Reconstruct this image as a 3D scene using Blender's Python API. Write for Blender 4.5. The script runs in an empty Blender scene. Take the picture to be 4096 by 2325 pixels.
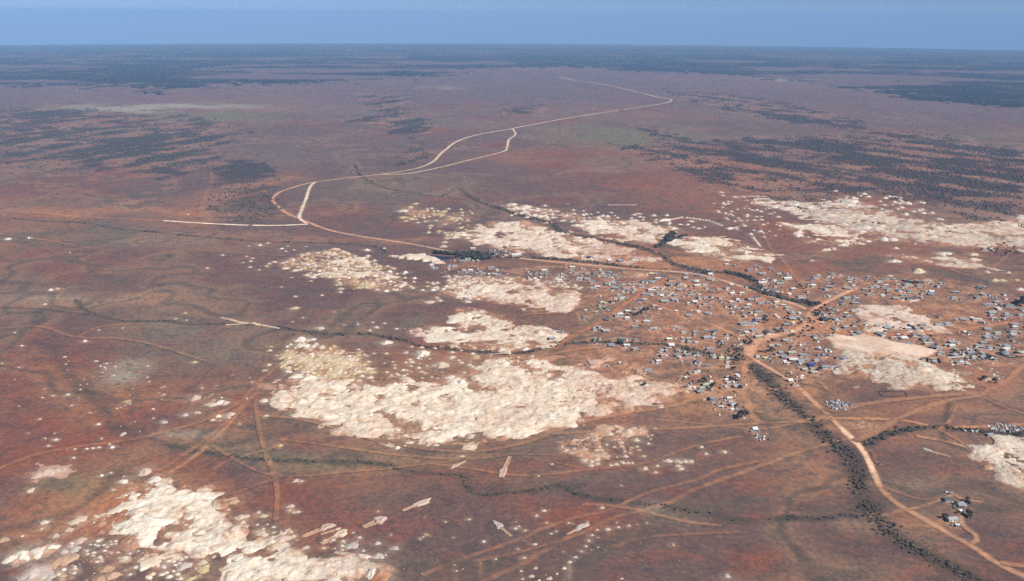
import bpy, math, random
import numpy as np
from math import radians, sin, cos, pi, sqrt

# ------------------------------------------------------------------ scene, camera, sky, sun
SC = bpy.context.scene
COL = SC.collection
random.seed(7)
RNG = np.random.default_rng(7)

CAM_H = 450.0            # height of the aircraft above the plain, metres
PLANET = 1.0e6           # radius of curvature of the plain
HFOV = radians(58.0)
PITCH = radians(16.68)   # camera looks this far below the level line
ROLL = radians(0.30)

cam_d = bpy.data.cameras.new('camera')
cam = bpy.data.objects.new('camera', cam_d)
COL.objects.link(cam)
cam_d.sensor_fit = 'HORIZONTAL'
cam_d.angle = HFOV
cam_d.clip_start = 1.0
cam_d.clip_end = 200000.0
cam.location = (0, 0, CAM_H)
from mathutils import Matrix, Vector, Euler
CAM_M = Matrix.Rotation(radians(90) - PITCH, 3, 'X') @ Matrix.Rotation(ROLL, 3, 'Z')
cam.rotation_euler = CAM_M.to_euler()
SC.camera = cam

SUN_EL = radians(42.0)
SHADOW_AZ = radians(56.0)      # shadows fall ahead of the aircraft and to the left by this angle
sun_d = bpy.data.lights.new('sun', 'SUN')
sun_d.energy = 5.0
sun_d.angle = radians(0.53)
sun_d.color = (1.0, 0.965, 0.91)
sun = bpy.data.objects.new('sun', sun_d)
COL.objects.link(sun)
_dir = Vector((-sin(SHADOW_AZ) * cos(SUN_EL), cos(SHADOW_AZ) * cos(SUN_EL), -sin(SUN_EL)))
sun.rotation_euler = _dir.to_track_quat('-Z', 'Y').to_euler()
sun.location = (400, -300, 900)

W = bpy.data.worlds.new('World')
SC.world = W
W.use_nodes = True
wn = W.node_tree.nodes
wl = W.node_tree.links
bg = wn['Background']
sky = wn.new('ShaderNodeTexSky')
sky.sky_type = 'NISHITA'
sky.sun_disc = False
sky.sun_elevation = SUN_EL
sky.sun_rotation = radians(180.0) - SHADOW_AZ
sky.altitude = 400
sky.air_density = 0.26
sky.dust_density = 0.0
sky.ozone_density = 3.2
wl.new(sky.outputs[0], bg.inputs[0])
bg.inputs[1].default_value = 0.055

SC.view_settings.view_transform = 'Standard'
SC.view_settings.look = 'None'
SC.view_settings.exposure = 0.55
SC.view_settings.gamma = 1.0
SC.view_settings.use_curve_mapping = False
SC.render.engine = 'CYCLES'
SC.cycles.use_denoising = False
SC.cycles.max_bounces = 4
SC.cycles.diffuse_bounces = 2
SC.cycles.glossy_bounces = 2
SC.cycles.transparent_max_bounces = 6
SC.cycles.volume_bounces = 0

# ------------------------------------------------------------------ small numeric helpers
TAB = RNG.random((512, 512))

def vnoise(x, y):
    xi = np.floor(x).astype(np.int64); yi = np.floor(y).astype(np.int64)
    fx = x - xi; fy = y - yi
    fx = fx * fx * (3 - 2 * fx); fy = fy * fy * (3 - 2 * fy)
    x0 = xi & 511; x1 = (xi + 1) & 511; y0 = yi & 511; y1 = (yi + 1) & 511
    a = TAB[x0, y0]; b = TAB[x1, y0]; c = TAB[x0, y1]; d = TAB[x1, y1]
    return (a * (1 - fx) + b * fx) * (1 - fy) + (c * (1 - fx) + d * fx) * fy

def fbm(x, y, scale, octv=4, seed=0.0):
    x = np.asarray(x, float) / scale + 17.3 * seed + 900; y = np.asarray(y, float) / scale - 9.1 * seed + 700
    s = 0; a = 0.5; t = 0
    for k in range(octv):
        s = s + a * vnoise(x, y); t += a
        x, y = 1.62 * x - 1.18 * y + 3.7, 1.18 * x + 1.62 * y - 1.3
        a *= 0.55
    return s / t

def sstep(a, b, x):
    t = np.clip((x - a) / (b - a), 0, 1)
    return t * t * (3 - 2 * t)

def relief(x, y):
    x = np.asarray(x, float); y = np.asarray(y, float)
    r = np.hypot(x, y)
    fade = np.clip(1 - r / 7000.0, 0, 1)
    return ((fbm(x, y, 420, 2, 3) - 0.5) * 14 + (fbm(x, y, 110, 2, 4) - 0.5) * 2.2) * fade

def land_z(x, y):
    x = np.asarray(x, float); y = np.asarray(y, float)
    return -(x * x + y * y) / (2 * PLANET) + relief(x, y)

# the photograph was measured in its own 4096 x 2325 pixels; P() gives the place on the plain
FPX = 2048.0 / math.tan(HFOV / 2)
CM = np.array(CAM_M)

def P(px, py):
    px = np.atleast_1d(np.asarray(px, float)); py = np.atleast_1d(np.asarray(py, float))
    d = np.stack([(px - 2048) / FPX, -(py - 1162.5) / FPX, -np.ones_like(px)], 0)
    w = CM @ d
    w = w / np.linalg.norm(w, axis=0)
    h = np.zeros_like(px)
    for k in range(4):
        # CAM_H + t wz = -(t^2 s^2)/(2R) + h
        s2 = (w[0] ** 2 + w[1] ** 2) / (2 * PLANET)
        disc = np.maximum(w[2] ** 2 - 4 * s2 * (CAM_H - h), 0)
        t = (-w[2] - np.sqrt(disc)) / (2 * s2)
        x = t * w[0]; y = t * w[1]
        h = relief(x, y)
    return x, y

def P1(px, py):
    x, y = P(px, py)
    return float(x[0]), float(y[0])

def project(x, y, z):
    v = CM.T @ np.stack([np.asarray(x, float), np.asarray(y, float), np.asarray(z, float) - CAM_H], 0)
    return 2048 + FPX * v[0] / -v[2], 1162.5 - FPX * v[1] / -v[2]

def metres(px_w, x, y):          # a width in photograph pixels at a place, in metres
    return px_w * math.sqrt(x * x + y * y + CAM_H ** 2) / FPX

def in_poly(x, y, poly):
    inside = np.zeros(x.shape, bool)
    n = len(poly)
    j = n - 1
    for i in range(n):
        xi, yi = poly[i]; xj, yj = poly[j]
        c = ((yi > y) != (yj > y)) & (x < (xj - xi) * (y - yi) / (yj - yi + 1e-9) + xi)
        inside ^= c
        j = i
    return inside

K = 1.597    # the overview was read at 2565 pixels across

def wpoly(pts, k=K):
    x, y = P([p[0] * k for p in pts], [p[1] * k for p in pts])
    return list(zip(x.tolist(), y.tolist()))

def lin(r, g, b):
    f = lambda c: (c / 255 / 12.92) if c / 255 <= 0.04045 else ((c / 255 + 0.055) / 1.055) ** 2.4
    return np.array([f(r), f(g), f(b)])

# ------------------------------------------------------------------ materials
def new_mat(name):
    m = bpy.data.materials.new(name); m.use_nodes = True
    nt = m.node_tree
    b = nt.nodes['Principled BSDF']
    b.inputs['Roughness'].default_value = 0.95
    b.inputs['Specular IOR Level'].default_value = 0.1
    return m, nt, b

def math_node(nt, op, a=None, b=None):
    n = nt.nodes.new('ShaderNodeMath'); n.operation = op
    for i, v in enumerate((a, b)):
        if v is None: continue
        if isinstance(v, (int, float)): n.inputs[i].default_value = v
        else: nt.links.new(v, n.inputs[i])
    return n.outputs[0]

def noise_node(nt, vec, scale, detail=3, rough=0.6):
    n = nt.nodes.new('ShaderNodeTexNoise')
    n.inputs['Scale'].default_value = scale; n.inputs['Detail'].default_value = detail; n.inputs['Roughness'].default_value = rough
    nt.links.new(vec, n.inputs['Vector'])
    return n.outputs['Fac']

def ramp(nt, fac, lo, hi, a=0.0, b=1.0):
    n = nt.nodes.new('ShaderNodeMapRange'); n.clamp = True
    n.inputs['From Min'].default_value = lo; n.inputs['From Max'].default_value = hi
    n.inputs['To Min'].default_value = a; n.inputs['To Max'].default_value = b
    nt.links.new(fac, n.inputs['Value'])
    return n.outputs['Result']

def mix_col(nt, fac, a, b, mode='MIX'):
    n = nt.nodes.new('ShaderNodeMix'); n.data_type = 'RGBA'; n.blend_type = mode
    for i, v in ((0, fac), (6, a), (7, b)):
        if isinstance(v, (int, float)): n.inputs[i].default_value = v
        elif isinstance(v, (tuple, list, np.ndarray)): n.inputs[i].default_value = (float(v[0]), float(v[1]), float(v[2]), 1)
        else: nt.links.new(v, n.inputs[i])
    return n.outputs[2]

def attr_node(nt, name, kind='GEOMETRY'):
    n = nt.nodes.new('ShaderNodeAttribute'); n.attribute_type = kind; n.attribute_name = name
    return n

def make_land():
    m, nt, b = new_mat('desert_soil')
    a = attr_node(nt, 'albedo'); s = attr_node(nt, 'scrub')
    geo = nt.nodes.new('ShaderNodeNewGeometry')
    pos = geo.outputs['Position']
    n1 = noise_node(nt, pos, 1 / 26.0, 4, 0.65)
    n2 = noise_node(nt, pos, 1 / 6.0, 3, 0.7)
    n3 = noise_node(nt, pos, 1 / 90.0, 3, 0.6)
    n4 = noise_node(nt, pos, 1 / 2.2, 2, 0.6)
    # soil tone drifts between redder and paler ground
    c1 = mix_col(nt, ramp(nt, n3, 0.35, 0.68), a.outputs['Color'], (1.10, 1.0, 0.93), 'MULTIPLY')
    c2 = mix_col(nt, ramp(nt, n1, 0.5, 0.7), c1, (0.66, 0.70, 0.80), 'MULTIPLY')
    c3 = mix_col(nt, ramp(nt, n2, 0.36, 0.54, 1, 0), c2, (1.36, 1.27, 1.17), 'MULTIPLY')
    # low saltbush and gibber speckle
    sp = math_node(nt, 'MULTIPLY', ramp(nt, n2, 0.50, 0.58), ramp(nt, n1, 0.36, 0.56))
    sp = math_node(nt, 'MAXIMUM', sp, math_node(nt, 'MULTIPLY', ramp(nt, n4, 0.55, 0.66), 0.55))
    sp = math_node(nt, 'MULTIPLY', sp, s.outputs['Fac'])
    c4 = mix_col(nt, math_node(nt, 'MULTIPLY', sp, 0.7), c3, (0.068, 0.06, 0.056))
    nt.links.new(c4, b.inputs['Base Color'])
    return m

def make_spoil():
    m, nt, b = new_mat('mullock_spoil')
    a = attr_node(nt, 'albedo')
    geo = nt.nodes.new('ShaderNodeNewGeometry')
    n1 = noise_node(nt, geo.outputs['Position'], 1 / 9.0, 4, 0.7)
    n2 = noise_node(nt, geo.outputs['Position'], 1 / 2.0, 3, 0.6)
    n3 = noise_node(nt, geo.outputs['Position'], 1 / 34.0, 4, 0.65)
    c = mix_col(nt, ramp(nt, n3, 0.48, 0.66, 0, 0.7), a.outputs['Color'], (0.84, 0.68, 0.57), 'MULTIPLY')
    c = mix_col(nt, ramp(nt, n1, 0.5, 0.68, 0, 0.7), c, (0.78, 0.65, 0.55), 'MULTIPLY')
    c = mix_col(nt, ramp(nt, n2, 0.56, 0.66, 0, 0.65), c, (0.55, 0.49, 0.45), 'MULTIPLY')
    bp = nt.nodes.new('ShaderNodeBump'); bp.inputs['Strength'].default_value = 0.5; bp.inputs['Distance'].default_value = 0.8
    nt.links.new(noise_node(nt, geo.outputs['Position'], 1 / 5.0, 4, 0.7), bp.inputs['Height']); nt.links.new(bp.outputs[0], b.inputs['Normal'])
    nt.links.new(c, b.inputs['Base Color'])
    return m

def make_heap(name, rgb):
    m, nt, b = new_mat(name)
    oi = nt.nodes.new('ShaderNodeObjectInfo')
    geo = nt.nodes.new('ShaderNodeNewGeometry')
    n1 = noise_node(nt, geo.outputs['Position'], 1 / 4.0, 4, 0.7)
    c = mix_col(nt, ramp(nt, n1, 0.5, 0.75, 0, 0.7), rgb, (0.68, 0.55, 0.44), 'MULTIPLY')
    c = mix_col(nt, ramp(nt, oi.outputs['Random'], 0, 1, 0, 0.45), c, (0.72, 0.66, 0.62), 'MULTIPLY')
    nt.links.new(c, b.inputs['Base Color'])
    return m

def make_plain(name, rgb, rough=0.6, spec=0.3, scale=0.6, metal=0.0, dirt=0.5, dirtcol=(0.55, 0.40, 0.30)):
    m, nt, b = new_mat(name)
    b.inputs['Roughness'].default_value = rough; b.inputs['Specular IOR Level'].default_value = spec
    b.inputs['Metallic'].default_value = metal
    oi = nt.nodes.new('ShaderNodeObjectInfo'); geo = nt.nodes.new('ShaderNodeNewGeometry')
    n1 = noise_node(nt, geo.outputs['Position'], scale, 3, 0.65)
    c = mix_col(nt, ramp(nt, n1, 0.45, 0.75, 0, dirt), rgb, dirtcol, 'MULTIPLY')
    c = mix_col(nt, ramp(nt, oi.outputs['Random'], 0, 1, 0, 0.55), c, (0.6, 0.6, 0.62), 'MULTIPLY')
    nt.links.new(c, b.inputs['Base Color'])
    return m

def make_leaf(name, rgb):
    m, nt, b = new_mat(name)
    b.inputs['Roughness'].default_value = 0.8
    oi = nt.nodes.new('ShaderNodeObjectInfo'); geo = nt.nodes.new('ShaderNodeNewGeometry')
    n1 = noise_node(nt, geo.outputs['Position'], 0.5, 2, 0.6)
    c = mix_col(nt, ramp(nt, n1, 0.35, 0.7), rgb, (1.7, 1.6, 1.3), 'MULTIPLY')
    c = mix_col(nt, ramp(nt, oi.outputs['Random'], 0, 1), c, (0.7, 0.78, 0.8), 'MULTIPLY')
    nt.links.new(c, b.inputs['Base Color'])
    return m

def make_attr(name):
    m, nt, b = new_mat(name)
    b.inputs['Roughness'].default_value = 0.7
    nt.links.new(attr_node(nt, 'albedo').outputs['Color'], b.inputs['Base Color'])
    return m

M = {'land': make_land(), 'spoil': make_spoil(), 'attr': make_attr('weathered_scrap')}
HEAPCOL = {'white': (0.60, 0.53, 0.45), 'cream': (0.50, 0.40, 0.30), 'pink': (0.47, 0.345, 0.285), 'tan': (0.41, 0.27, 0.18), 'yellow': (0.48, 0.39, 0.22), 'grey': (0.43, 0.37, 0.33)}
for k, v in HEAPCOL.items(): M['heap_' + k] = make_heap(k + '_spoil', v)
ROOFCOL = {'g': ('grey', (0.33, 0.335, 0.34)), 'w': ('white', (0.68, 0.68, 0.66)), 'b': ('blue-grey', (0.26, 0.28, 0.31)), 'd': ('dark grey', (0.12, 0.125, 0.14)),
           'c': ('cream', (0.48, 0.43, 0.33)), 'y': ('yellow', (0.62, 0.50, 0.22)), 'n': ('green-grey', (0.34, 0.39, 0.35)), 'r': ('rust-red', (0.26, 0.10, 0.07)), 'v': ('deep blue', (0.03, 0.06, 0.22))}
for k, (nm, v) in ROOFCOL.items(): M['roof_' + k] = make_plain(nm.replace('-', '_').replace(' ', '_') + '_roof_iron', v, 0.5, 0.35, 0.5)
WALLCOL = {0: (0.55, 0.53, 0.49), 1: (0.42, 0.34, 0.28), 2: (0.70, 0.68, 0.63), 3: (0.30, 0.29, 0.29)}
for k, v in WALLCOL.items(): M['wall_%d' % k] = make_plain('painted_wall_%s' % ('stone', 'brick', 'white', 'iron')[k], v, 0.8, 0.2, 0.6)
M['dark'] = make_plain('dark_glass', (0.02, 0.022, 0.025), 0.25, 0.5)
M['door'] = make_plain('door_paint', (0.13, 0.09, 0.06), 0.6, 0.3)
M['fence'] = make_plain('fence_iron', (0.62, 0.60, 0.56), 0.6, 0.3)
M['fence_dark'] = make_plain('dark_brown_fence', (0.06, 0.045, 0.035), 0.9, 0.1)
M['bark'] = make_plain('bark', (0.10, 0.07, 0.05), 0.9, 0.1)
M['leaf_0'] = make_leaf('mulga_leaf', (0.060, 0.054, 0.051))
M['leaf_1'] = make_leaf('gum_leaf', (0.07, 0.076, 0.048))
M['leaf_2'] = make_leaf('saltbush_leaf', (0.115, 0.108, 0.083))
def make_water():
    m, nt, b = new_mat('dam_water')
    b.inputs['Base Color'].default_value = (0.012, 0.016, 0.04, 1); b.inputs['Roughness'].default_value = 0.08; b.inputs['Specular IOR Level'].default_value = 0.5
    geo = nt.nodes.new('ShaderNodeNewGeometry')
    bp = nt.nodes.new('ShaderNodeBump'); bp.inputs['Strength'].default_value = 0.15; bp.inputs['Distance'].default_value = 0.1
    nt.links.new(noise_node(nt, geo.outputs['Position'], 0.8, 2), bp.inputs['Height']); nt.links.new(bp.outputs[0], b.inputs['Normal'])
    return m
M['water'] = make_water()

# ------------------------------------------------------------------ object helpers
def mesh_np(name, verts, faces, mat, smooth=False):
    me = bpy.data.meshes.new(name)
    verts = np.asarray(verts, np.float32).reshape(-1, 3); faces = np.asarray(faces, np.int32)
    n, k = faces.shape
    me.vertices.add(len(verts)); me.vertices.foreach_set('co', verts.ravel())
    me.loops.add(n * k); me.loops.foreach_set('vertex_index', faces.ravel())
    me.polygons.add(n)
    me.polygons.foreach_set('loop_start', np.arange(0, n * k, k, dtype=np.int32))
    me.polygons.foreach_set('loop_total', np.full(n, k, np.int32))
    if smooth: me.polygons.foreach_set('use_smooth', np.ones(n, bool))
    me.update(calc_edges=True)
    if mat is not None: me.materials.append(mat)
    return me

def set_col(me, name, c):
    a = me.attributes.new(name, 'FLOAT_COLOR', 'POINT')
    c4 = np.ones((len(me.vertices), 4), np.float32); c4[:, :3] = c
    a.data.foreach_set('color', c4.ravel())

def set_val(me, name, v):
    a = me.attributes.new(name, 'FLOAT', 'POINT')
    a.data.foreach_set('value', np.asarray(v, np.float32))

def link(name, me, parent=None, loc=None, rz=0.0, scale=None):
    o = bpy.data.objects.new(name, me)
    COL.objects.link(o)
    if parent is not None: o.parent = parent
    if loc is not None: o.location = loc
    if rz: o.rotation_euler = (0, 0, rz)
    if scale is not None: o.scale = scale
    return o

def kind(o, k, label=None):
    o['kind'] = k
    if label: o['label'] = label
    return o

def poly_mesh(name, verts, faces, mat):
    me = bpy.data.meshes.new(name)
    me.from_pydata(verts, [], faces); me.update()
    for m in (mat if isinstance(mat, (list, tuple)) else [mat]): me.materials.append(m)
    return me

# ------------------------------------------------------------------ the plain: soil colours by place
RED = lin(124, 87, 68); DEEP = lin(118, 71, 56); PURP = lin(92, 73, 69); GREY = lin(108, 96, 83)
ORANGE = lin(160, 111, 78); TANS = lin(172, 139, 106); OLIVE = lin(101, 96, 76); DARKV = lin(42, 37, 41)
MAUVE = lin(99, 80, 82); PALEG = lin(138, 133, 118)

# soft patches of soil: (centre x, y, half width, half height) read on the overview, colour, strength
PATCH = [
 (1250, 950, 500, 120, ORANGE, .35), (1700, 720, 420, 70, RED, .8), (1950, 800, 480, 110, ORANGE, .55), (2300, 800, 330, 120, ORANGE, .5),
 (1560, 650, 330, 14, ORANGE, .7), (1700, 655, 130, 22, ORANGE, .7), (2250, 620, 330, 60, RED, .55), (1800, 980, 170, 80, ORANGE, .6),
 (300, 980, 270, 70, RED, .8), (130, 930, 120, 60, DEEP, .6), (240, 1040, 160, 50, DEEP, .7), (110, 1060, 120, 40, DEEP, .6), (380, 840, 180, 40, GREY, .8), (560, 880, 150, 60, GREY, .7),
 (330, 930, 60, 30, PALEG, .7), (200, 760, 320, 40, TANS, .35), (120, 730, 130, 22, PALEG, .5), (450, 700, 330, 40, PURP, .6), (560, 640, 420, 40, PURP, .5),
 (350, 580, 330, 26, GREY, .6), (350, 540, 330, 14, ORANGE, .5), (120, 540, 130, 10, ORANGE, .4), (160, 460, 170, 40, DEEP, .35), (500, 500, 110, 40, ORANGE, .3), (620, 480, 60, 60, ORANGE, .25),
 (900, 360, 300, 60, MAUVE, .4), (1120, 330, 120, 12, DEEP, .35), (750, 400, 200, 40, MAUVE, .3), (640, 380, 160, 40, GREY, .25),
 (1000, 480, 220, 40, GREY, .5), (1160, 430, 150, 20, PURP, .5), (1600, 460, 320, 60, DEEP, .4), (1500, 500, 160, 30, PURP, .5), (1700, 530, 120, 25, DEEP, .5), (1750, 590, 90, 30, DEEP, .5),
 (1530, 340, 140, 16, OLIVE, 1.3), (1450, 350, 60, 8, OLIVE, .6), (450, 268, 230, 8, PALEG, 1.2), (540, 293, 170, 7, OLIVE, 1.2), (300, 272, 130, 6, PALEG, 1.0), (1060, 270, 90, 6, DEEP, .6), (700, 270, 90, 8, DEEP, .4), (1110, 220, 60, 4, PALEG, .5), (2150, 195, 120, 4, PALEG, .8), (1980, 200, 80, 4, PALEG, .7), (900, 255, 160, 18, MAUVE, .4), (1900, 250, 330, 30, MAUVE, .4), (2200, 310, 330, 24, MAUVE, .4),
 (2400, 380, 200, 30, DEEP, .35), (2300, 440, 260, 30, RED, .4), (2480, 335, 90, 10, OLIVE, .4),
 (230, 1290, 250, 90, ORANGE, .5), (150, 1250, 140, 26, OLIVE, .6), (700, 1160, 330, 24, OLIVE, .65), (420, 1125, 100, 16, PALEG, .5), (760, 1110, 160, 22, DEEP, .5), (620, 1090, 90, 30, RED, .5),
 (900, 1200, 160, 40, DEEP, .35), (1250, 1190, 140, 26, DEEP, .45), (1080, 1270, 300, 60, PURP, .5), (1500, 1180, 160, 30, DEEP, .5), (1700, 1130, 260, 40, PURP, .6), (1900, 1210, 150, 50, RED, .5),
 (1660, 1370, 380, 110, PURP, 1.0), (1300, 1400, 300, 80, PURP, .9), (2060, 1390, 220, 80, PURP, .8), (1900, 1400, 120, 40, DEEP, .7), (1450, 1300, 200, 40, DEEP, .5), (120, 1150, 160, 40, DEEP, .6), (250, 1200, 160, 30, RED, .5), (30, 1320, 80, 40, DEEP, .7), (1120, 1340, 200, 50, PURP, .8), (1950, 1150, 110, 60, RED, .4), (2060, 1180, 60, 90, ORANGE, .35), (2400, 1180, 220, 80, PURP, 1.0), (2350, 1260, 230, 70, PURP, .8), (2500, 1330, 110, 100, PURP, .9),
 (2270, 1190, 80, 26, GREY, .5), (2150, 1060, 130, 40, ORANGE, .4), (2300, 1010, 200, 26, ORANGE, .6), (2200, 1030, 160, 14, PURP, .5), (2420, 1040, 150, 26, PURP, .55), (2480, 960, 100, 50, ORANGE, .5),
 (2300, 1320, 90, 26, ORANGE, .5), (2200, 1350, 90, 30, TANS, .35), (1380, 1290, 120, 20, DEEP, .4), (1650, 1290, 60, 16, PALEG, .5), (2040, 1010, 60, 40, ORANGE, .5), (2000, 960, 70, 40, ORANGE, .5), (1960, 1030, 60, 34, OLIVE, .35),
 (1040, 800, 60, 18, OLIVE, .4), (1190, 650, 60, 12, ORANGE, .5), (1300, 655, 60, 8, PURP, .8), (980, 610, 160, 8, ORANGE, .45), (740, 600, 120, 8, ORANGE, .3), (1050, 560, 60, 14, GREY, .5),
 (1480, 900, 190, 30, ORANGE, .4), (1620, 560, 60, 10, OLIVE, .3), (1900, 560, 80, 20, DEEP, .6), (2400, 690, 60, 12, PURP, .6), (2260, 690, 70, 8, PURP, .5)]

def patch_world(cx, cy, rx, ry):
    x0, y0 = P1(cx * K, cy * K); x1, _ = P1((cx + rx) * K, cy * K)
    _, ya = P1(cx * K, (cy - ry) * K); _, yb = P1(cx * K, (cy + ry) * K)
    return x0, y0, abs(x1 - x0), max(ya - y0, 1), max(y0 - yb, 1)
PW = [patch_world(*p[:4]) + (p[4], p[5]) for p in PATCH]

# belts of mulga and scrub on the plain: outline (overview pixels), cover, bare red sand showing between
BELTS = [
 ([(0, 300), (90, 275), (200, 278), (330, 290), (360, 302), (230, 318), (120, 330), (0, 345)], .75),
 ([(0, 350), (130, 335), (300, 318), (440, 318), (330, 345), (180, 365), (60, 395), (0, 420)], .55),
 ([(0, 385), (60, 372), (130, 368), (40, 400), (0, 415)], .8),
 ([(200, 400), (260, 375), (330, 350), (400, 328), (470, 316), (520, 322), (500, 345), (430, 350), (340, 375), (300, 400), (220, 420)], .85),
 ([(90, 400), (200, 370), (260, 365), (180, 395), (90, 425)], .6),
 ([(330, 415), (400, 380), (470, 345), (560, 335), (600, 338), (530, 350), (470, 385), (560, 390), (540, 408), (420, 425)], .8),
 ([(390, 450), (430, 430), (450, 455), (420, 485), (395, 480)], .6),
 ([(550, 410), (620, 400), (670, 415), (690, 450), (685, 500), (690, 545), (560, 555), (535, 540), (545, 470)], .95),
 ([(255, 500), (310, 487), (375, 500), (350, 515), (290, 520)], .7),
 ([(140, 484), (180, 478), (185, 486), (150, 488)], .6),
 ([(900, 240), (1030, 243), (990, 258), (960, 272), (930, 262)], .8),
 ([(860, 296), (960, 292), (1030, 302), (1080, 320), (1050, 335), (990, 328), (920, 310)], .75),
 ([(1000, 370), (1050, 345), (1080, 380), (1030, 400)], .5), ([(990, 405), (1020, 402), (1030, 415), (995, 418)], .7), ([(1130, 362), (1215, 358), (1180, 368), (1130, 372)], .5),
 ([(1250, 270), (1340, 266), (1390, 272), (1320, 286), (1260, 280)], .7),
 ([(1540, 365), (1640, 372), (1740, 395), (1830, 420), (1820, 440), (1900, 470), (1990, 495), (1960, 505), (1850, 480), (1770, 455), (1700, 430), (1620, 400)], .85),
 ([(1600, 310), (1680, 340), (1760, 365), (1880, 395), (2010, 420), (2000, 435), (1900, 420), (1780, 400), (1680, 365), (1620, 335)], .6),
 ([(1870, 430), (1960, 440), (2080, 455), (2190, 475), (2170, 485), (2060, 470), (1940, 455)], .75),
 ([(1990, 510), (2060, 512), (2100, 528), (2040, 540), (1990, 528)], .9),
 ([(2060, 345), (2180, 365), (2300, 390), (2420, 430), (2565, 475), (2565, 560), (2450, 540), (2340, 500), (2220, 455), (2130, 410), (2060, 385)], .7),
 ([(2340, 390), (2460, 420), (2565, 445), (2565, 475), (2450, 450), (2380, 425)], .8),
 ([(2230, 335), (2360, 365), (2565, 385), (2565, 410), (2420, 395), (2280, 370)], .7),
 ([(1950, 340), (2080, 350), (2220, 385), (2120, 380), (2000, 365)], .6),
 ([(1690, 235), (1800, 250), (1960, 275), (2060, 300), (2000, 305), (1880, 285), (1760, 262)], .6),
 ([(1650, 225), (1740, 232), (1840, 245), (1760, 248), (1680, 238)], .6),
 ([(2420, 602), (2565, 612), (2565, 645), (2500, 640), (2440, 625)], .9),
 ([(2330, 560), (2400, 575), (2430, 592), (2380, 585)], .7), ([(2130, 548), (2200, 556), (2160, 566)], .6)]
BELTS += [
 ([(0, 272), (200, 272), (400, 290), (560, 312), (600, 340), (530, 420), (400, 445), (200, 432), (0, 445)], .5),
 ([(1540, 355), (1800, 360), (2100, 338), (2300, 330), (2600, 380), (2600, 575), (2400, 535), (2200, 480), (1990, 508), (1750, 455)], .5),
 ([(880, 236), (1050, 240), (1000, 275), (1060, 300), (1100, 330), (1040, 345), (930, 320), (960, 280)], .5),
 ([(1640, 222), (1860, 240), (2120, 290), (2200, 330), (2000, 312), (1800, 275)], .45)]
BW = [(wpoly(p), c) for p, c in BELTS]

def streak(x, y):
    """clumping of the scrub, drawn out along the old dune lines"""
    r = np.hypot(x, y)
    a = np.where(x < 0, 1.15, 2.25)
    u = x * np.cos(a) + y * np.sin(a); v = -x * np.sin(a) + y * np.cos(a)
    return .6 * fbm(u * .22, v, 75, 3, 41) + .4 * fbm(x, y, 60, 3, 42)
# open mulga woodland that runs out to the horizon
FARV = wpoly([(0, 216), (120, 213), (240, 220), (330, 234), (430, 228), (560, 212), (700, 216), (830, 206), (960, 196), (1060, 200), (1160, 182), (1290, 172), (1430, 170), (1560, 176), (1700, 180), (1850, 192), (1960, 200), (2080, 215), (2150, 228), (2300, 244), (2420, 262), (2565, 272)])
FARV = FARV + [(9000, 9000), (60000, 9000), (60000, 60000), (-60000, 60000), (-60000, 9000), (-9000, 9000)]

TOWNP = wpoly([(1150, 662), (1500, 668), (1700, 690), (1900, 715), (2060, 690), (2300, 690), (2600, 735), (2600, 930), (2350, 905), (2100, 960), (1960, 960), (1850, 1045), (1780, 1000), (1690, 950), (1480, 890), (1450, 800), (1400, 705)])

def frayed(x, y):
    wob = np.hypot(x, y) * .012
    return (x + (fbm(x, y, 90, 3, 11) - .5) * wob * 2.6 + (fbm(x, y, 25, 2, 13) - .5) * wob * 2.2,
            y + (fbm(x, y, 130, 3, 12) - .5) * wob * 8 + (fbm(x, y, 30, 2, 14) - .5) * wob * 7)

def belt_cover(x, y):
    """how much of the ground is scrub, 0..1"""
    r = np.hypot(x, y)
    wob = r * 0.012
    xx, yy = frayed(x, y)
    cov = np.zeros_like(r)
    for poly, c in BW:
        pa = np.array(poly)
        s = (xx > pa[:, 0].min()) & (xx < pa[:, 0].max()) & (yy > pa[:, 1].min()) & (yy < pa[:, 1].max())
        if s.any():
            ins = in_poly(xx[s], yy[s], poly)
            cov[s] = np.maximum(cov[s], ins * c)
    return cov

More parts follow.
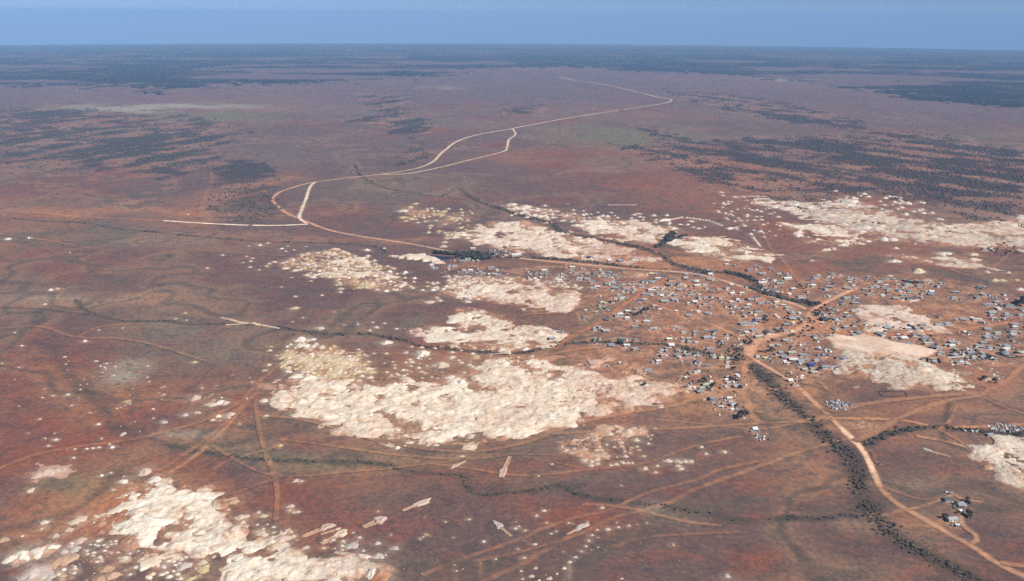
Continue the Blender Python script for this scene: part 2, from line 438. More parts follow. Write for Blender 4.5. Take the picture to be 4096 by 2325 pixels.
def land_albedo(x, y):
    x = np.asarray(x, float); y = np.asarray(y, float)
    r = np.hypot(x, y)
    n1 = fbm(x, y, 260, 4, 1)[:, None]; n2 = fbm(x, y, 900, 4, 2)[:, None]; n3 = fbm(x, y * .6, 55, 3, 5)[:, None]
    c = RED + (PURP - RED) * sstep(.32, .56, n2)
    c = c + (DEEP - c) * (sstep(.54, .7, n1) * .7)
    c = c + (GREY - c) * (sstep(.53, .68, fbm(x, y, 380, 4, 7))[:, None] * .6)
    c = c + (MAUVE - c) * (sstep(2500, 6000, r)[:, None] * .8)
    # narrow drifts of paler sand and darker gibber
    c = c * (1 + .16 * (n3 - .5) * 2)
    wx = x + (fbm(x, y, 160, 3, 21) - .5) * r * .07; wy = y + (fbm(x, y, 210, 3, 22) - .5) * r * .14
    for x0, y0, rx, ya, yb, col, st in PW:
        dx = (wx - x0) / rx; dy = wy - y0
        dy = np.where(dy > 0, dy / ya, dy / yb)
        d = dx * dx + dy * dy
        s = d < 3.0
        if s.any():
            w = (np.exp(-d[s] * 1.2) * st * 1.2)[:, None] * (.5 + 1.0 * n1[s])
            c[s] = c[s] + (col - c[s]) * np.clip(w, 0, 1)
    # redder streaks on the near gibber downs
    strk = sstep(.56, .72, fbm(x * .9 + y * .35, y * 1.6 - x * .5, 34, 3, 31)) * np.clip(1 - r / 2600, 0, 1)
    c = c + (lin(124, 74, 62) - c) * (strk * .55)[:, None]
    # trampled, scraped yards of the town
    tw = in_poly(x, y, TOWNP)
    if tw.any():
        q = sstep(.46, .62, fbm(x[tw], y[tw], 20, 3, 35)) * .6
        c[tw] = c[tw] + (lin(172, 130, 102) - c[tw]) * q[:, None]
        q = sstep(.56, .66, fbm(x[tw], y[tw], 13, 3, 36)) * .45
        c[tw] = c[tw] + (lin(96, 80, 68) - c[tw]) * q[:, None]
    # faint drainage lines
    dr = sstep(.016, .002, np.abs(fbm(x, y, 420, 4, 33) - .5)) * (1 - sstep(3500, 6500, r))
    dr = np.maximum(dr, sstep(.014, .002, np.abs(fbm(x, y, 900, 5, 34) - .47)) * (1 - sstep(7000, 9500, r)))
    c = c + (lin(84, 77, 66) - c) * (dr * .55)[:, None]
    wash = sstep(.07, .0, np.abs(fbm(x, y, 420, 4, 33) - .5)) * (1 - sstep(3000, 6000, r))
    c = c + (TANS * .8 - c) * (wash * (1 - dr) * .28)[:, None]
    scrub = .45 + .5 * fbm(x, y, 150, 3, 9)
    cov = belt_cover(x, y)
    sand = lin(150, 110, 90)
    thr = .615 - .22 * cov - .08 * (cov > .9)
    spot = sstep(-.07, .09, streak(x, y) - thr)
    bare = (cov > 0) * (1 - spot) * .55 * cov
    c = c + (sand - c) * bare[:, None]
    c = c + (DARKV - c) * ((cov > 0) * spot * np.clip((r - 1800) / 1500, .25, .72))[:, None]
    # far woodland
    wx = x + (fbm(x, y, 700, 3, 51) - .5) * r * .10; wy = y + (fbm(x, y, 900, 3, 52) - .5) * r * .16
    wx = wx + (fbm(x, y, 130, 3, 53) - .5) * r * .05; wy = wy + (fbm(x, y, 170, 3, 54) - .5) * r * .09
    wx = wx + (fbm(x, y, 60, 3, 55) - .5) * r * .05; wy = wy + (fbm(x, y, 70, 3, 56) - .5) * r * .14
    far = in_poly(wx, wy, FARV) & (r > 3000)
    if far.any():
        a = fbm(x[far] * .35, y[far], 520, 4, 61)
        a2 = fbm(x[far] * .5, y[far], 170, 3, 62)
        gaps = np.clip(sstep(.54, .60, a) * .9 + sstep(.56, .66, a2) * .35, 0, 1)
        fc = lin(20, 20, 26)[None] * (1 + .5 * (fbm(x[far] * .6, y[far], 1500, 3, 63)[:, None] - .5))
        fc = fc + (lin(110, 88, 88) - fc) * (gaps * (.75 - .5 * sstep(9000, 17000, r[far])))[:, None]
        c[far] = fc
        scrub[far] = 0.2
    return np.clip(c, .01, .9), np.clip(scrub, 0, 1)

# ------------------------------------------------------------------ the ground sheet (rings finer near, coarser far)
GR = {}
def halo(hx, hy, R, col, st):
    """dust and spill that whitens the soil round a dump or a yard"""
    d0 = math.hypot(hx, hy); a0 = math.atan2(hx, hy)
    i0, i1 = np.searchsorted(GR['rad'], [d0 - R, d0 + R]); j0, j1 = np.searchsorted(GR['az'], [a0 - R / d0, a0 + R / d0])
    if i1 <= i0 or j1 <= j0: return
    S = (slice(i0, i1), slice(j0, j1))
    X, Y = GR['x'][S], GR['y'][S]
    d = np.hypot(X - hx, Y - hy) / R
    w = .6 * st * np.clip(1 - d, 0, 1) * np.clip(.2 + 1.6 * vnoise(X / 5 + 500, Y / 5 + 500), 0, 1.4)
    GR['c'][S] += (col - GR['c'][S]) * np.clip(w, 0, 1)[..., None]
    GR['s'][S] *= 1 - np.clip(w, 0, 1) * .8

def finish_ground():
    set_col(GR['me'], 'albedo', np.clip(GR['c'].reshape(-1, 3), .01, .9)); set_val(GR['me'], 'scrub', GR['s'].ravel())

def build_ground():
    dep = np.concatenate([np.radians(np.arange(33.2, 1.95, -0.058)), np.radians(np.arange(1.95, 1.70, -0.022))])
    rad = []
    for d in dep:
        tz = math.tan(d)
        # -r^2/2R = H - r tan d
        disc = tz * tz - 2 * CAM_H / PLANET
        if disc <= 0: break
        rad.append((tz - math.sqrt(disc)) * PLANET)
    rad = np.array([20, 120, 260, 420, 560, 640] + [q for q in rad if q > 660])
    rad = np.concatenate([rad, np.linspace(rad[-1], 44000, 9)[1:]])
    az = np.concatenate([np.radians(np.arange(-180, -44, 4)), np.radians(np.arange(-44, -34, .4)), np.radians(np.arange(-34, 34, .075)), np.radians(np.arange(34, 44, .4)), np.radians(np.arange(44, 180.1, 4))])
    A, Rr = np.meshgrid(az, rad)
    x = (Rr * np.sin(A)).ravel(); y = (Rr * np.cos(A)).ravel()
    v = np.stack([x, y, land_z(x, y)], 1)
    nr, na = Rr.shape
    i = np.arange(nr - 1)[:, None] * na + np.arange(na - 1)[None]
    f = np.stack([i, i + 1, i + na + 1, i + na], -1).reshape(-1, 4)[:, ::-1]
    me = mesh_np('ground', v, f, M['land'], True)
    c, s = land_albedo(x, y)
    GR.update(me=me, c=c.reshape(nr, na, 3), s=s.reshape(nr, na), x=x.reshape(nr, na), y=y.reshape(nr, na), rad=rad, az=az)
    kind(link('ground', me), 'structure', 'red-brown gibber plain running out to a blue horizon')

build_ground()

# ------------------------------------------------------------------ roads, tracks and creek beds laid on the plain
RIB = [0]

def smooth_line(pts, step_k=.004, smin=4.0):
    p = np.array(pts, float)
    q = np.vstack([2 * p[0] - p[1], p, 2 * p[-1] - p[-2]])
    out = []
    for i in range(1, len(q) - 2):
        a, b, c, d = q[i - 1], q[i], q[i + 1], q[i + 2]
        L = np.linalg.norm(c - b)
        n = max(2, int(L / max(smin, step_k * np.linalg.norm(b))))
        n = min(n, 60)
        for t in np.arange(n) / n:
            out.append(.5 * ((2 * b) + (c - a) * t + (2 * a - 5 * b + 4 * c - d) * t * t + (3 * b - a - 3 * c + d) * t ** 3))
    out.append(q[-2])
    return np.array(out)

def line_world(pts, k=K, ox=0, oy=0):
    x, y = P([ox + p[0] * k for p in pts], [oy + p[1] * k for p in pts])
    return smooth_line(np.stack([x, y], 1))

ROADS = []
def ribbon(name, pts, width, col, strength=1.0, k=K, ox=0, oy=0, pale=None, label=None, scrubby=0.0, ragged=.25):
    """a strip of worn soil; its rim blends into the soil beside it"""
    L = line_world(pts, k, ox, oy)
    if name == 'road': ROADS.append((L, width))
    T = np.gradient(L, axis=0); T /= np.linalg.norm(T, axis=1)[:, None] + 1e-9
    N = np.stack([-T[:, 1], T[:, 0]], 1)
    s = np.concatenate([[0], np.cumsum(np.linalg.norm(np.diff(L, axis=0), axis=1))])
    offs = np.array([-1.0, -.62, -.25, .25, .62, 1.0]); wt = np.array([0, .6, 1, 1, .6, 0])
    n = len(L)
    wob = width * (1 + ragged * (fbm(s, s * 0 + len(pts) * 13.7 + L[0, 0] * .01, 45, 3, 71) - .5) * 2)
    V = L[:, None, :] + N[:, None, :] * (offs[None, :, None] * wob[:, None, None] * .5)
    x = V[..., 0].ravel(); y = V[..., 1].ravel()
    RIB[0] += 1
    z = land_z(x, y) + .05 + np.hypot(x, y) * 2.5e-5 + RIB[0] * .006
    c, sc = land_albedo(x, y)
    w = np.tile(wt, n) * strength * np.clip(.15 + 1.3 * fbm(x, y, 26, 3, 73), .1, 1.0) * (.85 if name == 'track' else 1)
    if name == 'road':
        w = np.tile(wt, n) * strength * np.clip(.62 + .7 * fbm(x, y, 14, 3, 74), .35, 1)
    tc = np.tile(col, (len(x), 1))
    if pale is not None:
        frac = np.repeat(s / s[-1], 6)
        for f0, f1, pc in pale:
            m = sstep(f0 - .05, f0 + .05, frac) * (1 - sstep(f1 - .05, f1 + .05, frac))
            tc = tc + (pc - tc) * m[:, None]
    tc = tc * (.70 + .34 * fbm(x, y, 18, 3, 75))[:, None]
    c = c + (tc - c) * w[:, None]
    i = np.arange(n - 1)[:, None] * 6 + np.arange(5)[None]
    f = np.stack([i, i + 1, i + 7, i + 6], -1).reshape(-1, 4)
    me = mesh_np(name, np.stack([x, y, z], 1), f[:, ::-1], M['land'], True)
    set_col(me, 'albedo', c); set_val(me, 'scrub', sc * (1 - np.clip(w, 0, 1)) + scrubby * w)
    return kind(link(name, me), 'structure', label)

CREEKS = {
 'west creek': [(196, 752), (205, 772), (250, 790), (300, 803), (360, 805), (420, 805), (470, 812), (560, 812), (640, 813), (700, 820), (760, 830), (830, 838), (900, 836), (950, 842), (1000, 850), (1060, 868), (1130, 876), (1200, 882), (1260, 886), (1320, 882), (1370, 871), (1420, 862), (1490, 858), (1560, 860), (1640, 862), (1700, 866), (1740, 878), (1800, 892), (1850, 900)],
 'main creek': [(1882, 912), (1910, 940), (1940, 975), (1980, 1010), (2020, 1045), (2045, 1075), (2085, 1108), (2122, 1132), (2142, 1162), (2150, 1200), (2162, 1245), (2182, 1292), (2205, 1312), (2245, 1348), (2290, 1375), (2340, 1402), (2400, 1432), (2450, 1460), (2490, 1480)],
 'north creek': [(1150, 470), (1172, 490), (1210, 510), (1260, 525), (1300, 540), (1380, 560), (1400, 578), (1420, 585), (1500, 600), (1560, 612), (1620, 625), (1655, 640), (1685, 660), (1740, 675), (1820, 685), (1880, 698), (1900, 718), (1960, 745), (2010, 762), (2040, 772)],
 'roadside drain': [(1330, 646), (1450, 655), (1560, 668), (1680, 680), (1780, 686)],
 'side gully': [(1640, 620), (1665, 608), (1690, 598), (1720, 590)],
 'south creek': [(330, 1080), (420, 1112), (500, 1130), (560, 1142), (640, 1150), (760, 1156), (880, 1158), (960, 1164), (1020, 1180), (1100, 1188), (1158, 1194), (1170, 1220), (1205, 1240), (1260, 1236), (1360, 1226), (1400, 1216), (1440, 1235), (1500, 1250), (1560, 1256), (1640, 1266), (1760, 1285), (1830, 1300), (1900, 1305), (1970, 1298), (2060, 1300), (2120, 1292), (2190, 1302)],
 'east creek': [(2150, 1125), (2180, 1110), (2230, 1086), (2290, 1075), (2350, 1070), (2440, 1080), (2500, 1086), (2600, 1088)],
 'plain gully': [(0, 545), (100, 553), (200, 558), (300, 574), (420, 585), (520, 595), (640, 605), (760, 608), (880, 612), (950, 620), (968, 634)],
 'red gully': [(140, 868), (165, 930), (220, 980), (258, 1022), (300, 1070), (380, 1092)],
 'far gully': [(890, 415), (905, 440), (960, 470), (1060, 488), (1160, 500)],
 'homestead gully': [(0, 770), (110, 775), (180, 785), (250, 790)],
 'dry gully': [(2230, 900 / 1.0 + 140), (2260, 1060), (2330, 1000), (2390, 980)],
}
CREEKW = {'west creek': 14, 'main creek': 32, 'north creek': 20, 'roadside drain': 16, 'side gully': 14, 'south creek': 13, 'east creek': 18, 'plain gully': 12, 'red gully': 30, 'far gully': 14, 'homestead gully': 14, 'dry gully': 12}
CREEKS['dry gully'] = [(2395, 985), (2380, 1005), (2372, 1030), (2370, 1060)]
for nm, pts in CREEKS.items():
    st = {'red gully': .55, 'plain gully': .8, 'far gully': .7, 'homestead gully': .7, 'dry gully': .6}.get(nm, .8)
    ribbon('creek_bed', pts, CREEKW[nm], lin(76, 69, 60) if nm in ('south creek', 'west creek', 'red gully', 'plain gully') else lin(72, 62, 55), min(1, st * 1.2), label='dry scrub-lined bed of the ' + nm, scrubby=.9, ragged=.5)

OR2 = lin(172, 128, 97); OR3 = lin(160, 116, 88); SAND = lin(216, 170, 132); WHT = lin(232, 208, 180); PINKR = lin(194, 148, 120)
ribbon('road', [(2600, 1462), (2565, 1443), (2500, 1412), (2440, 1372), (2380, 1338), (2320, 1303), (2270, 1275), (2235, 1252), (2207, 1222), (2191, 1190), (2176, 1155), (2160, 1127), (2140, 1105), (2110, 1075), (2080, 1045), (2040, 1008), (1990, 962), (1940, 930), (1905, 910), (1880, 893)], 9.5, lin(174, 134, 106), .95, pale=[(.36, .60, lin(228, 192, 164)), (.72, 1, PINKR)], label='wide graded dirt road curving from the town past the creek', ragged=.22)
ribbon('road', [(1880, 893), (1880, 872), (1905, 852), (1960, 836), (2005, 825), (2028, 805), (2030, 780)], 20, lin(196, 152, 122), .95, label='broad dusty main street through the middle of town', ragged=.2)
ribbon('road', [(2032, 782), (2010, 770), (1970, 756), (1920, 739), (1870, 722), (1800, 700), (1740, 686), (1680, 680), (1560, 672), (1430, 660), (1310, 648), (1230, 641), (1150, 634), (1050, 615), (970, 602), (890, 590), (820, 575), (770, 556), (720, 535), (690, 511), (684, 497), (700, 482), (740, 468), (790, 456), (870, 446), (950, 437), (1030, 425), (1080, 408), (1110, 380), (1150, 352), (1210, 335), (1285, 322), (1320, 315), (1400, 300), (1480, 287), (1560, 275), (1640, 263), (1672, 257), (1680, 250), (1640, 242), (1560, 222), (1500, 210), (1440, 202), (1395, 192)], 12.5, lin(190, 156, 130), .95, pale=[(0.16, .22, lin(196, 142, 112)), (.30, 1, lin(222, 198, 168))], label='long unsealed road looping away over the plain', ragged=.22)
ribbon('road', [(952, 437), (1020, 435), (1100, 420), (1180, 400), (1260, 380), (1270, 368), (1275, 350), (1291, 337), (1284, 323)], 11, lin(222, 198, 168), .85, label='old road branch rejoining the plain road further out', ragged=.22)
ribbon('road', [(788, 457), (776, 470), (766, 500), (756, 525), (750, 545), (768, 560)], 12, lin(232, 208, 182), .85, label='pale scraped shortcut across the road loop', ragged=.3)
ribbon('road', [(772, 562), (680, 565), (560, 562), (470, 557), (410, 553)], 13, lin(244, 226, 204), .95, label='pale side road running straight out on the plain', ragged=.25)
ribbon('track', [(410, 553), (300, 548), (170, 541), (80, 532), (0, 529), (-40, 528)], 16, OR2, .7)
ribbon('road', [(2032, 778), (2070, 757), (2110, 738), (2146, 721)], 12, lin(206, 156, 124), .95, label='pale straight road leaving town north-east', ragged=.25)
ribbon('track', [(2146, 721), (2200, 700), (2260, 688), (2340, 700)], 10, OR2, .6)
ribbon('track', [(2600, 795), (2565, 800), (2440, 822), (2340, 834), (2250, 838), (2150, 836), (2080, 826), (2040, 800)], 15, lin(196, 132, 94), .85)
ribbon('track', [(2050, 805), (2110, 850), (2060, 848), (1990, 862), (1940, 880), (1890, 890)], 10, lin(194, 136, 102), .6)
ribbon('track', [(1868, 900), (1865, 960), (1870, 1000), (1885, 1040), (1915, 1060), (2000, 1056), (2080, 1046)], 11, OR2, .85)
ribbon('track', [(1390, 875), (1440, 838), (1520, 800), (1560, 765), (1620, 728), (1680, 692)], 12, lin(182, 116, 78), .8)
ribbon('track', [(1610, 752), (1680, 778), (1760, 805), (1840, 838), (1885, 866)], 9, lin(200, 142, 106), .8)
ribbon('track', [(1640, 690), (1740, 705), (1860, 745), (1960, 790), (2000, 815)], 8, OR2, .6)
ribbon('track', [(1500, 830), (1600, 842), (1700, 850), (1800, 862)], 10, OR2, .7)
ribbon('track', [(1440, 905), (1560, 900), (1680, 905), (1780, 915), (1860, 905)], 9, OR2, .6)
ribbon('track', [(1950, 1320 / K * 1.0), (2035, 770)], 8, OR2, .5)
ribbon('track', [(1900, 560), (1930, 620), (1960, 650), (1990, 690), (2030, 740)], 12, OR3, .7)
ribbon('track', [(2060, 630), (1990, 665), (1950, 690)], 9, OR3, .5)
ribbon('track', [(2370, 670), (2440, 690), (2500, 660), (2565, 600)], 12, OR3, .6)
ribbon('track', [(1380, 1082), (1480, 1052), (1600, 1030), (1700, 1012), (1780, 985), (1860, 972)], 11, OR2, .8)
ribbon('track', [(1350, 1090), (1410, 1085), (1600, 1076), (1750, 1070), (1880, 1062), (1960, 1060)], 8, OR2, .7)
ribbon('track', [(1640, 1050), (1760, 1062), (1900, 1075), (1990, 1060)], 7, OR2, .55)
D = (.3992, 2048, 1744)
ribbon('track', [(-900, 1800), (-500, 1560), (0, 1330), (250, 1200), (520, 1040), (800, 930), (1000, 830), (1200, 770), (1330, 740), (1600, 660), (1800, 550), (2100, 440), (2300, 370), (2565, 270), (2750, 200)], 8, OR3, .75, *D)
ribbon('track', [(-900, 1400), (-500, 1230), (0, 1065), (300, 935), (600, 830), (900, 760), (1050, 710), (1200, 640), (1400, 560), (1700, 480), (1900, 420), (2150, 320), (2565, 240)], 7, OR3, .65, *D)
ribbon('track', [(700, 690), (850, 690), (1050, 710), (1250, 740), (1500, 800), (1750, 860), (2100, 900)], 7, OR2, .6, *D)
ribbon('track', [(-400, 1260), (0, 1180), (400, 1080), (520, 1040)], 6, OR3, .6, *D)
ribbon('track', [(-1000, 250), (-400, 330), (0, 392), (400, 380), (740, 340), (1000, 320), (1250, 290), (1450, 240), (1600, 180), (1850, 95), (2000, 60), (2300, 0)], 7, OR3, .75, *D)
ribbon('track', [(100, 205), (400, 260), (740, 332)], 6, OR3, .6, *D)
ribbon('track', [(900, 1150), (1300, 1030), (1700, 990), (2300, 960)], 6, OR3, .35, *D)
E = (.3992, 3072, 1744)
ribbon('track', [(0, 280), (200, 200), (420, 130), (640, 70), (800, 30)], 7, OR2, .75, *E)
ribbon('track', [(1000, 800), (1200, 790), (1350, 740)], 8, OR2, .6, *E)
ribbon('track', [(1400, 740), (1600, 690), (1750, 630), (1870, 590), (1950, 640), (2160, 660)], 6, lin(200, 150, 108), .7, *E)
ribbon('track', [(1935, 810), (1945, 880), (2010, 945), (2075, 990), (2090, 1050), (2030, 1075)], 7, lin(198, 158, 126), .7, *E)
ribbon('track', [(1150, 510), (1400, 600), (1560, 640), (1700, 620)], 6, OR2, .45, *E)
ribbon('track', [(1480, 0), (1800, 60), (2000, 120), (2150, 190)], 9, lin(206, 160, 124), .6, *E)
ribbon('track', [(980, 130), (1060, 170), (1070, 240), (1140, 300)], 6, OR2, .7, *E)
ribbon('track', [(2330, 1270), (2450, 1290), (2620, 1310)], 8, lin(200, 150, 110), .7, *E)
F = (.3992, 3072, 1200)
ribbon('track', [(640, 1190), (900, 1190), (1150, 1195), (1400, 1215), (1560, 1250), (1700, 1275), (1900, 1280), (2300, 1265), (2620, 1240)], 9, lin(200, 146, 104), .75, *F)
ribbon('track', [(860, 1420), (1100, 1310), (1250, 1220), (1500, 1110), (1800, 1010), (2100, 960), (2240, 880), (2400, 800), (2620, 600)], 10, OR2, .7, *F)
ribbon('track', [(620, 1120), (900, 1060), (1200, 1010), (1500, 980), (1800, 950), (2100, 930)], 12, OR2, .7, *F)
ribbon('track', [(1770, 1280), (1850, 1170), (1900, 1040)], 6, OR2, .5, *F)
ribbon('track', [(600, 1150), (450, 1215), (200, 1225), (0, 1235)], 8, OR2, .7, *F)
ribbon('track', [(0, 890), (150, 910), (300, 915), (420, 900)], 6, OR2, .5, *F)
ribbon('track', [(2200, 1000), (2400, 1090), (2600, 1150)], 6, OR2, .45, *F)
ribbon('track', [(500, 810), (560, 860), (600, 910)], 6, OR2, .6, *F)
ribbon('track', [(1700, 1290), (1900, 1400), (2050, 1500)], 7, OR2, .5, *F)
# west side
ribbon('track', [(-40, 1190), (0, 1172), (100, 1137), (200, 1118), (300, 1106), (380, 1090), (500, 1058), (560, 1030), (610, 1000), (640, 965), (680, 930), (705, 912), (740, 880)], 9, lin(166, 120, 88), .7)
ribbon('track', [(640, 985), (600, 1030), (560, 1078), (490, 1142), (430, 1182), (380, 1222), (300, 1292), (200, 1350)], 8, OR2, .75)
ribbon('track', [(620, 1005), (540, 1080), (460, 1140), (380, 1190), (250, 1260)], 7, OR2, .5)
ribbon('track', [(640, 1000), (650, 1078), (668, 1140), (690, 1200), (695, 1250), (690, 1305)], 7, lin(172, 126, 92), .6)
ribbon('track', [(690, 985), (720, 945), (745, 915), (770, 890), (800, 872)], 6, OR3, .8)
ribbon('track', [(650, 1040), (760, 1052), (870, 1082), (930, 1100), (1060, 1124), (1200, 1130), (1330, 1105), (1380, 1082)], 9, OR2, .7)
ribbon('track', [(400, 1300), (520, 1200), (560, 1160), (690, 1120)], 7, OR2, .4)
ribbon('track', [(690, 1200), (600, 1230), (520, 1260)], 7, OR2, .4)
ribbon('track', [(700, 1100), (850, 1120), (1000, 1140), (1180, 1150), (1330, 1130)], 7, OR2, .5)
ribbon('track', [(520, 1110), (680, 1190), (900, 1180), (1100, 1160), (1230, 1140), (1400, 1140)], 6, OR2, .4)
ribbon('track', [(-40, 824), (0, 823), (100, 818), (190, 845), (300, 848), (400, 868), (520, 905)], 9, OR2, .55)
ribbon('track', [(190, 846), (250, 820), (330, 812)], 7, lin(180, 128, 88), .5)
ribbon('track', [(0, 586), (60, 595), (120, 603), (200, 618), (280, 628)], 10, OR2, .5)
ribbon('track', [(140, 605), (260, 600), (360, 590)], 8, OR2, .4)
ribbon('track', [(500, 630), (640, 638), (800, 645), (1000, 655)], 8, OR2, .35)
ribbon('track', [(1190, 840), (1230, 812), (1310, 790), (1400, 785)], 8, lin(186, 128, 86), .7)
ribbon('track', [(1100, 865), (1180, 845), (1250, 820)], 7, OR2, .5)
ribbon('track', [(1310, 905), (1420, 880), (1520, 868)], 9, OR2, .6)
ribbon('track', [(830, 838), (760, 870), (720, 920)], 6, OR2, .4)
ribbon('track', [(1220, 645), (1300, 652), (1420, 664), (1560, 678)], 8, OR2, .4)
ribbon('track', [(520, 390), (530, 450), (510, 500), (500, 548)], 14, lin(170, 118, 88), .25)
ribbon('track', [(640, 560), (600, 575), (560, 590)], 8, OR2, .3)
ribbon('track', [(1480, 272), (1540, 276), (1570, 275)], 25, lin(206, 160, 130), .7)
ribbon('track', [(1690, 252), (1722, 250), (1690, 248), (1600, 232)], 20, lin(206, 170, 140), .7)
ribbon('track', [(1655, 630), (1620, 645), (1600, 660)], 8, OR2, .5)
ribbon('track', [(2165, 835), (2190, 812), (2230, 800)], 6, lin(216, 170, 136), .6)
# bulldozed white lines
ribbon('track', [(552, 796), (580, 802), (600, 808), (640, 812), (690, 822)], 9, WHT, .95)
ribbon('track', [(566, 815), (610, 812), (640, 809)], 7, WHT, .95)
ribbon('track', [(640, 815), (670, 817), (700, 824)], 6, WHT, .9)


# ------------------------------------------------------------------ spoil fields: sheets of dug-over ground thick with dumps
PAL = {'white': lin(244, 234, 218), 'cream': lin(234, 217, 196), 'pink': lin(222, 197, 182), 'tan': lin(200, 160, 132), 'yellow': lin(208, 188, 146), 'grey': lin(200, 184, 168), 'rust': lin(172, 122, 92)}
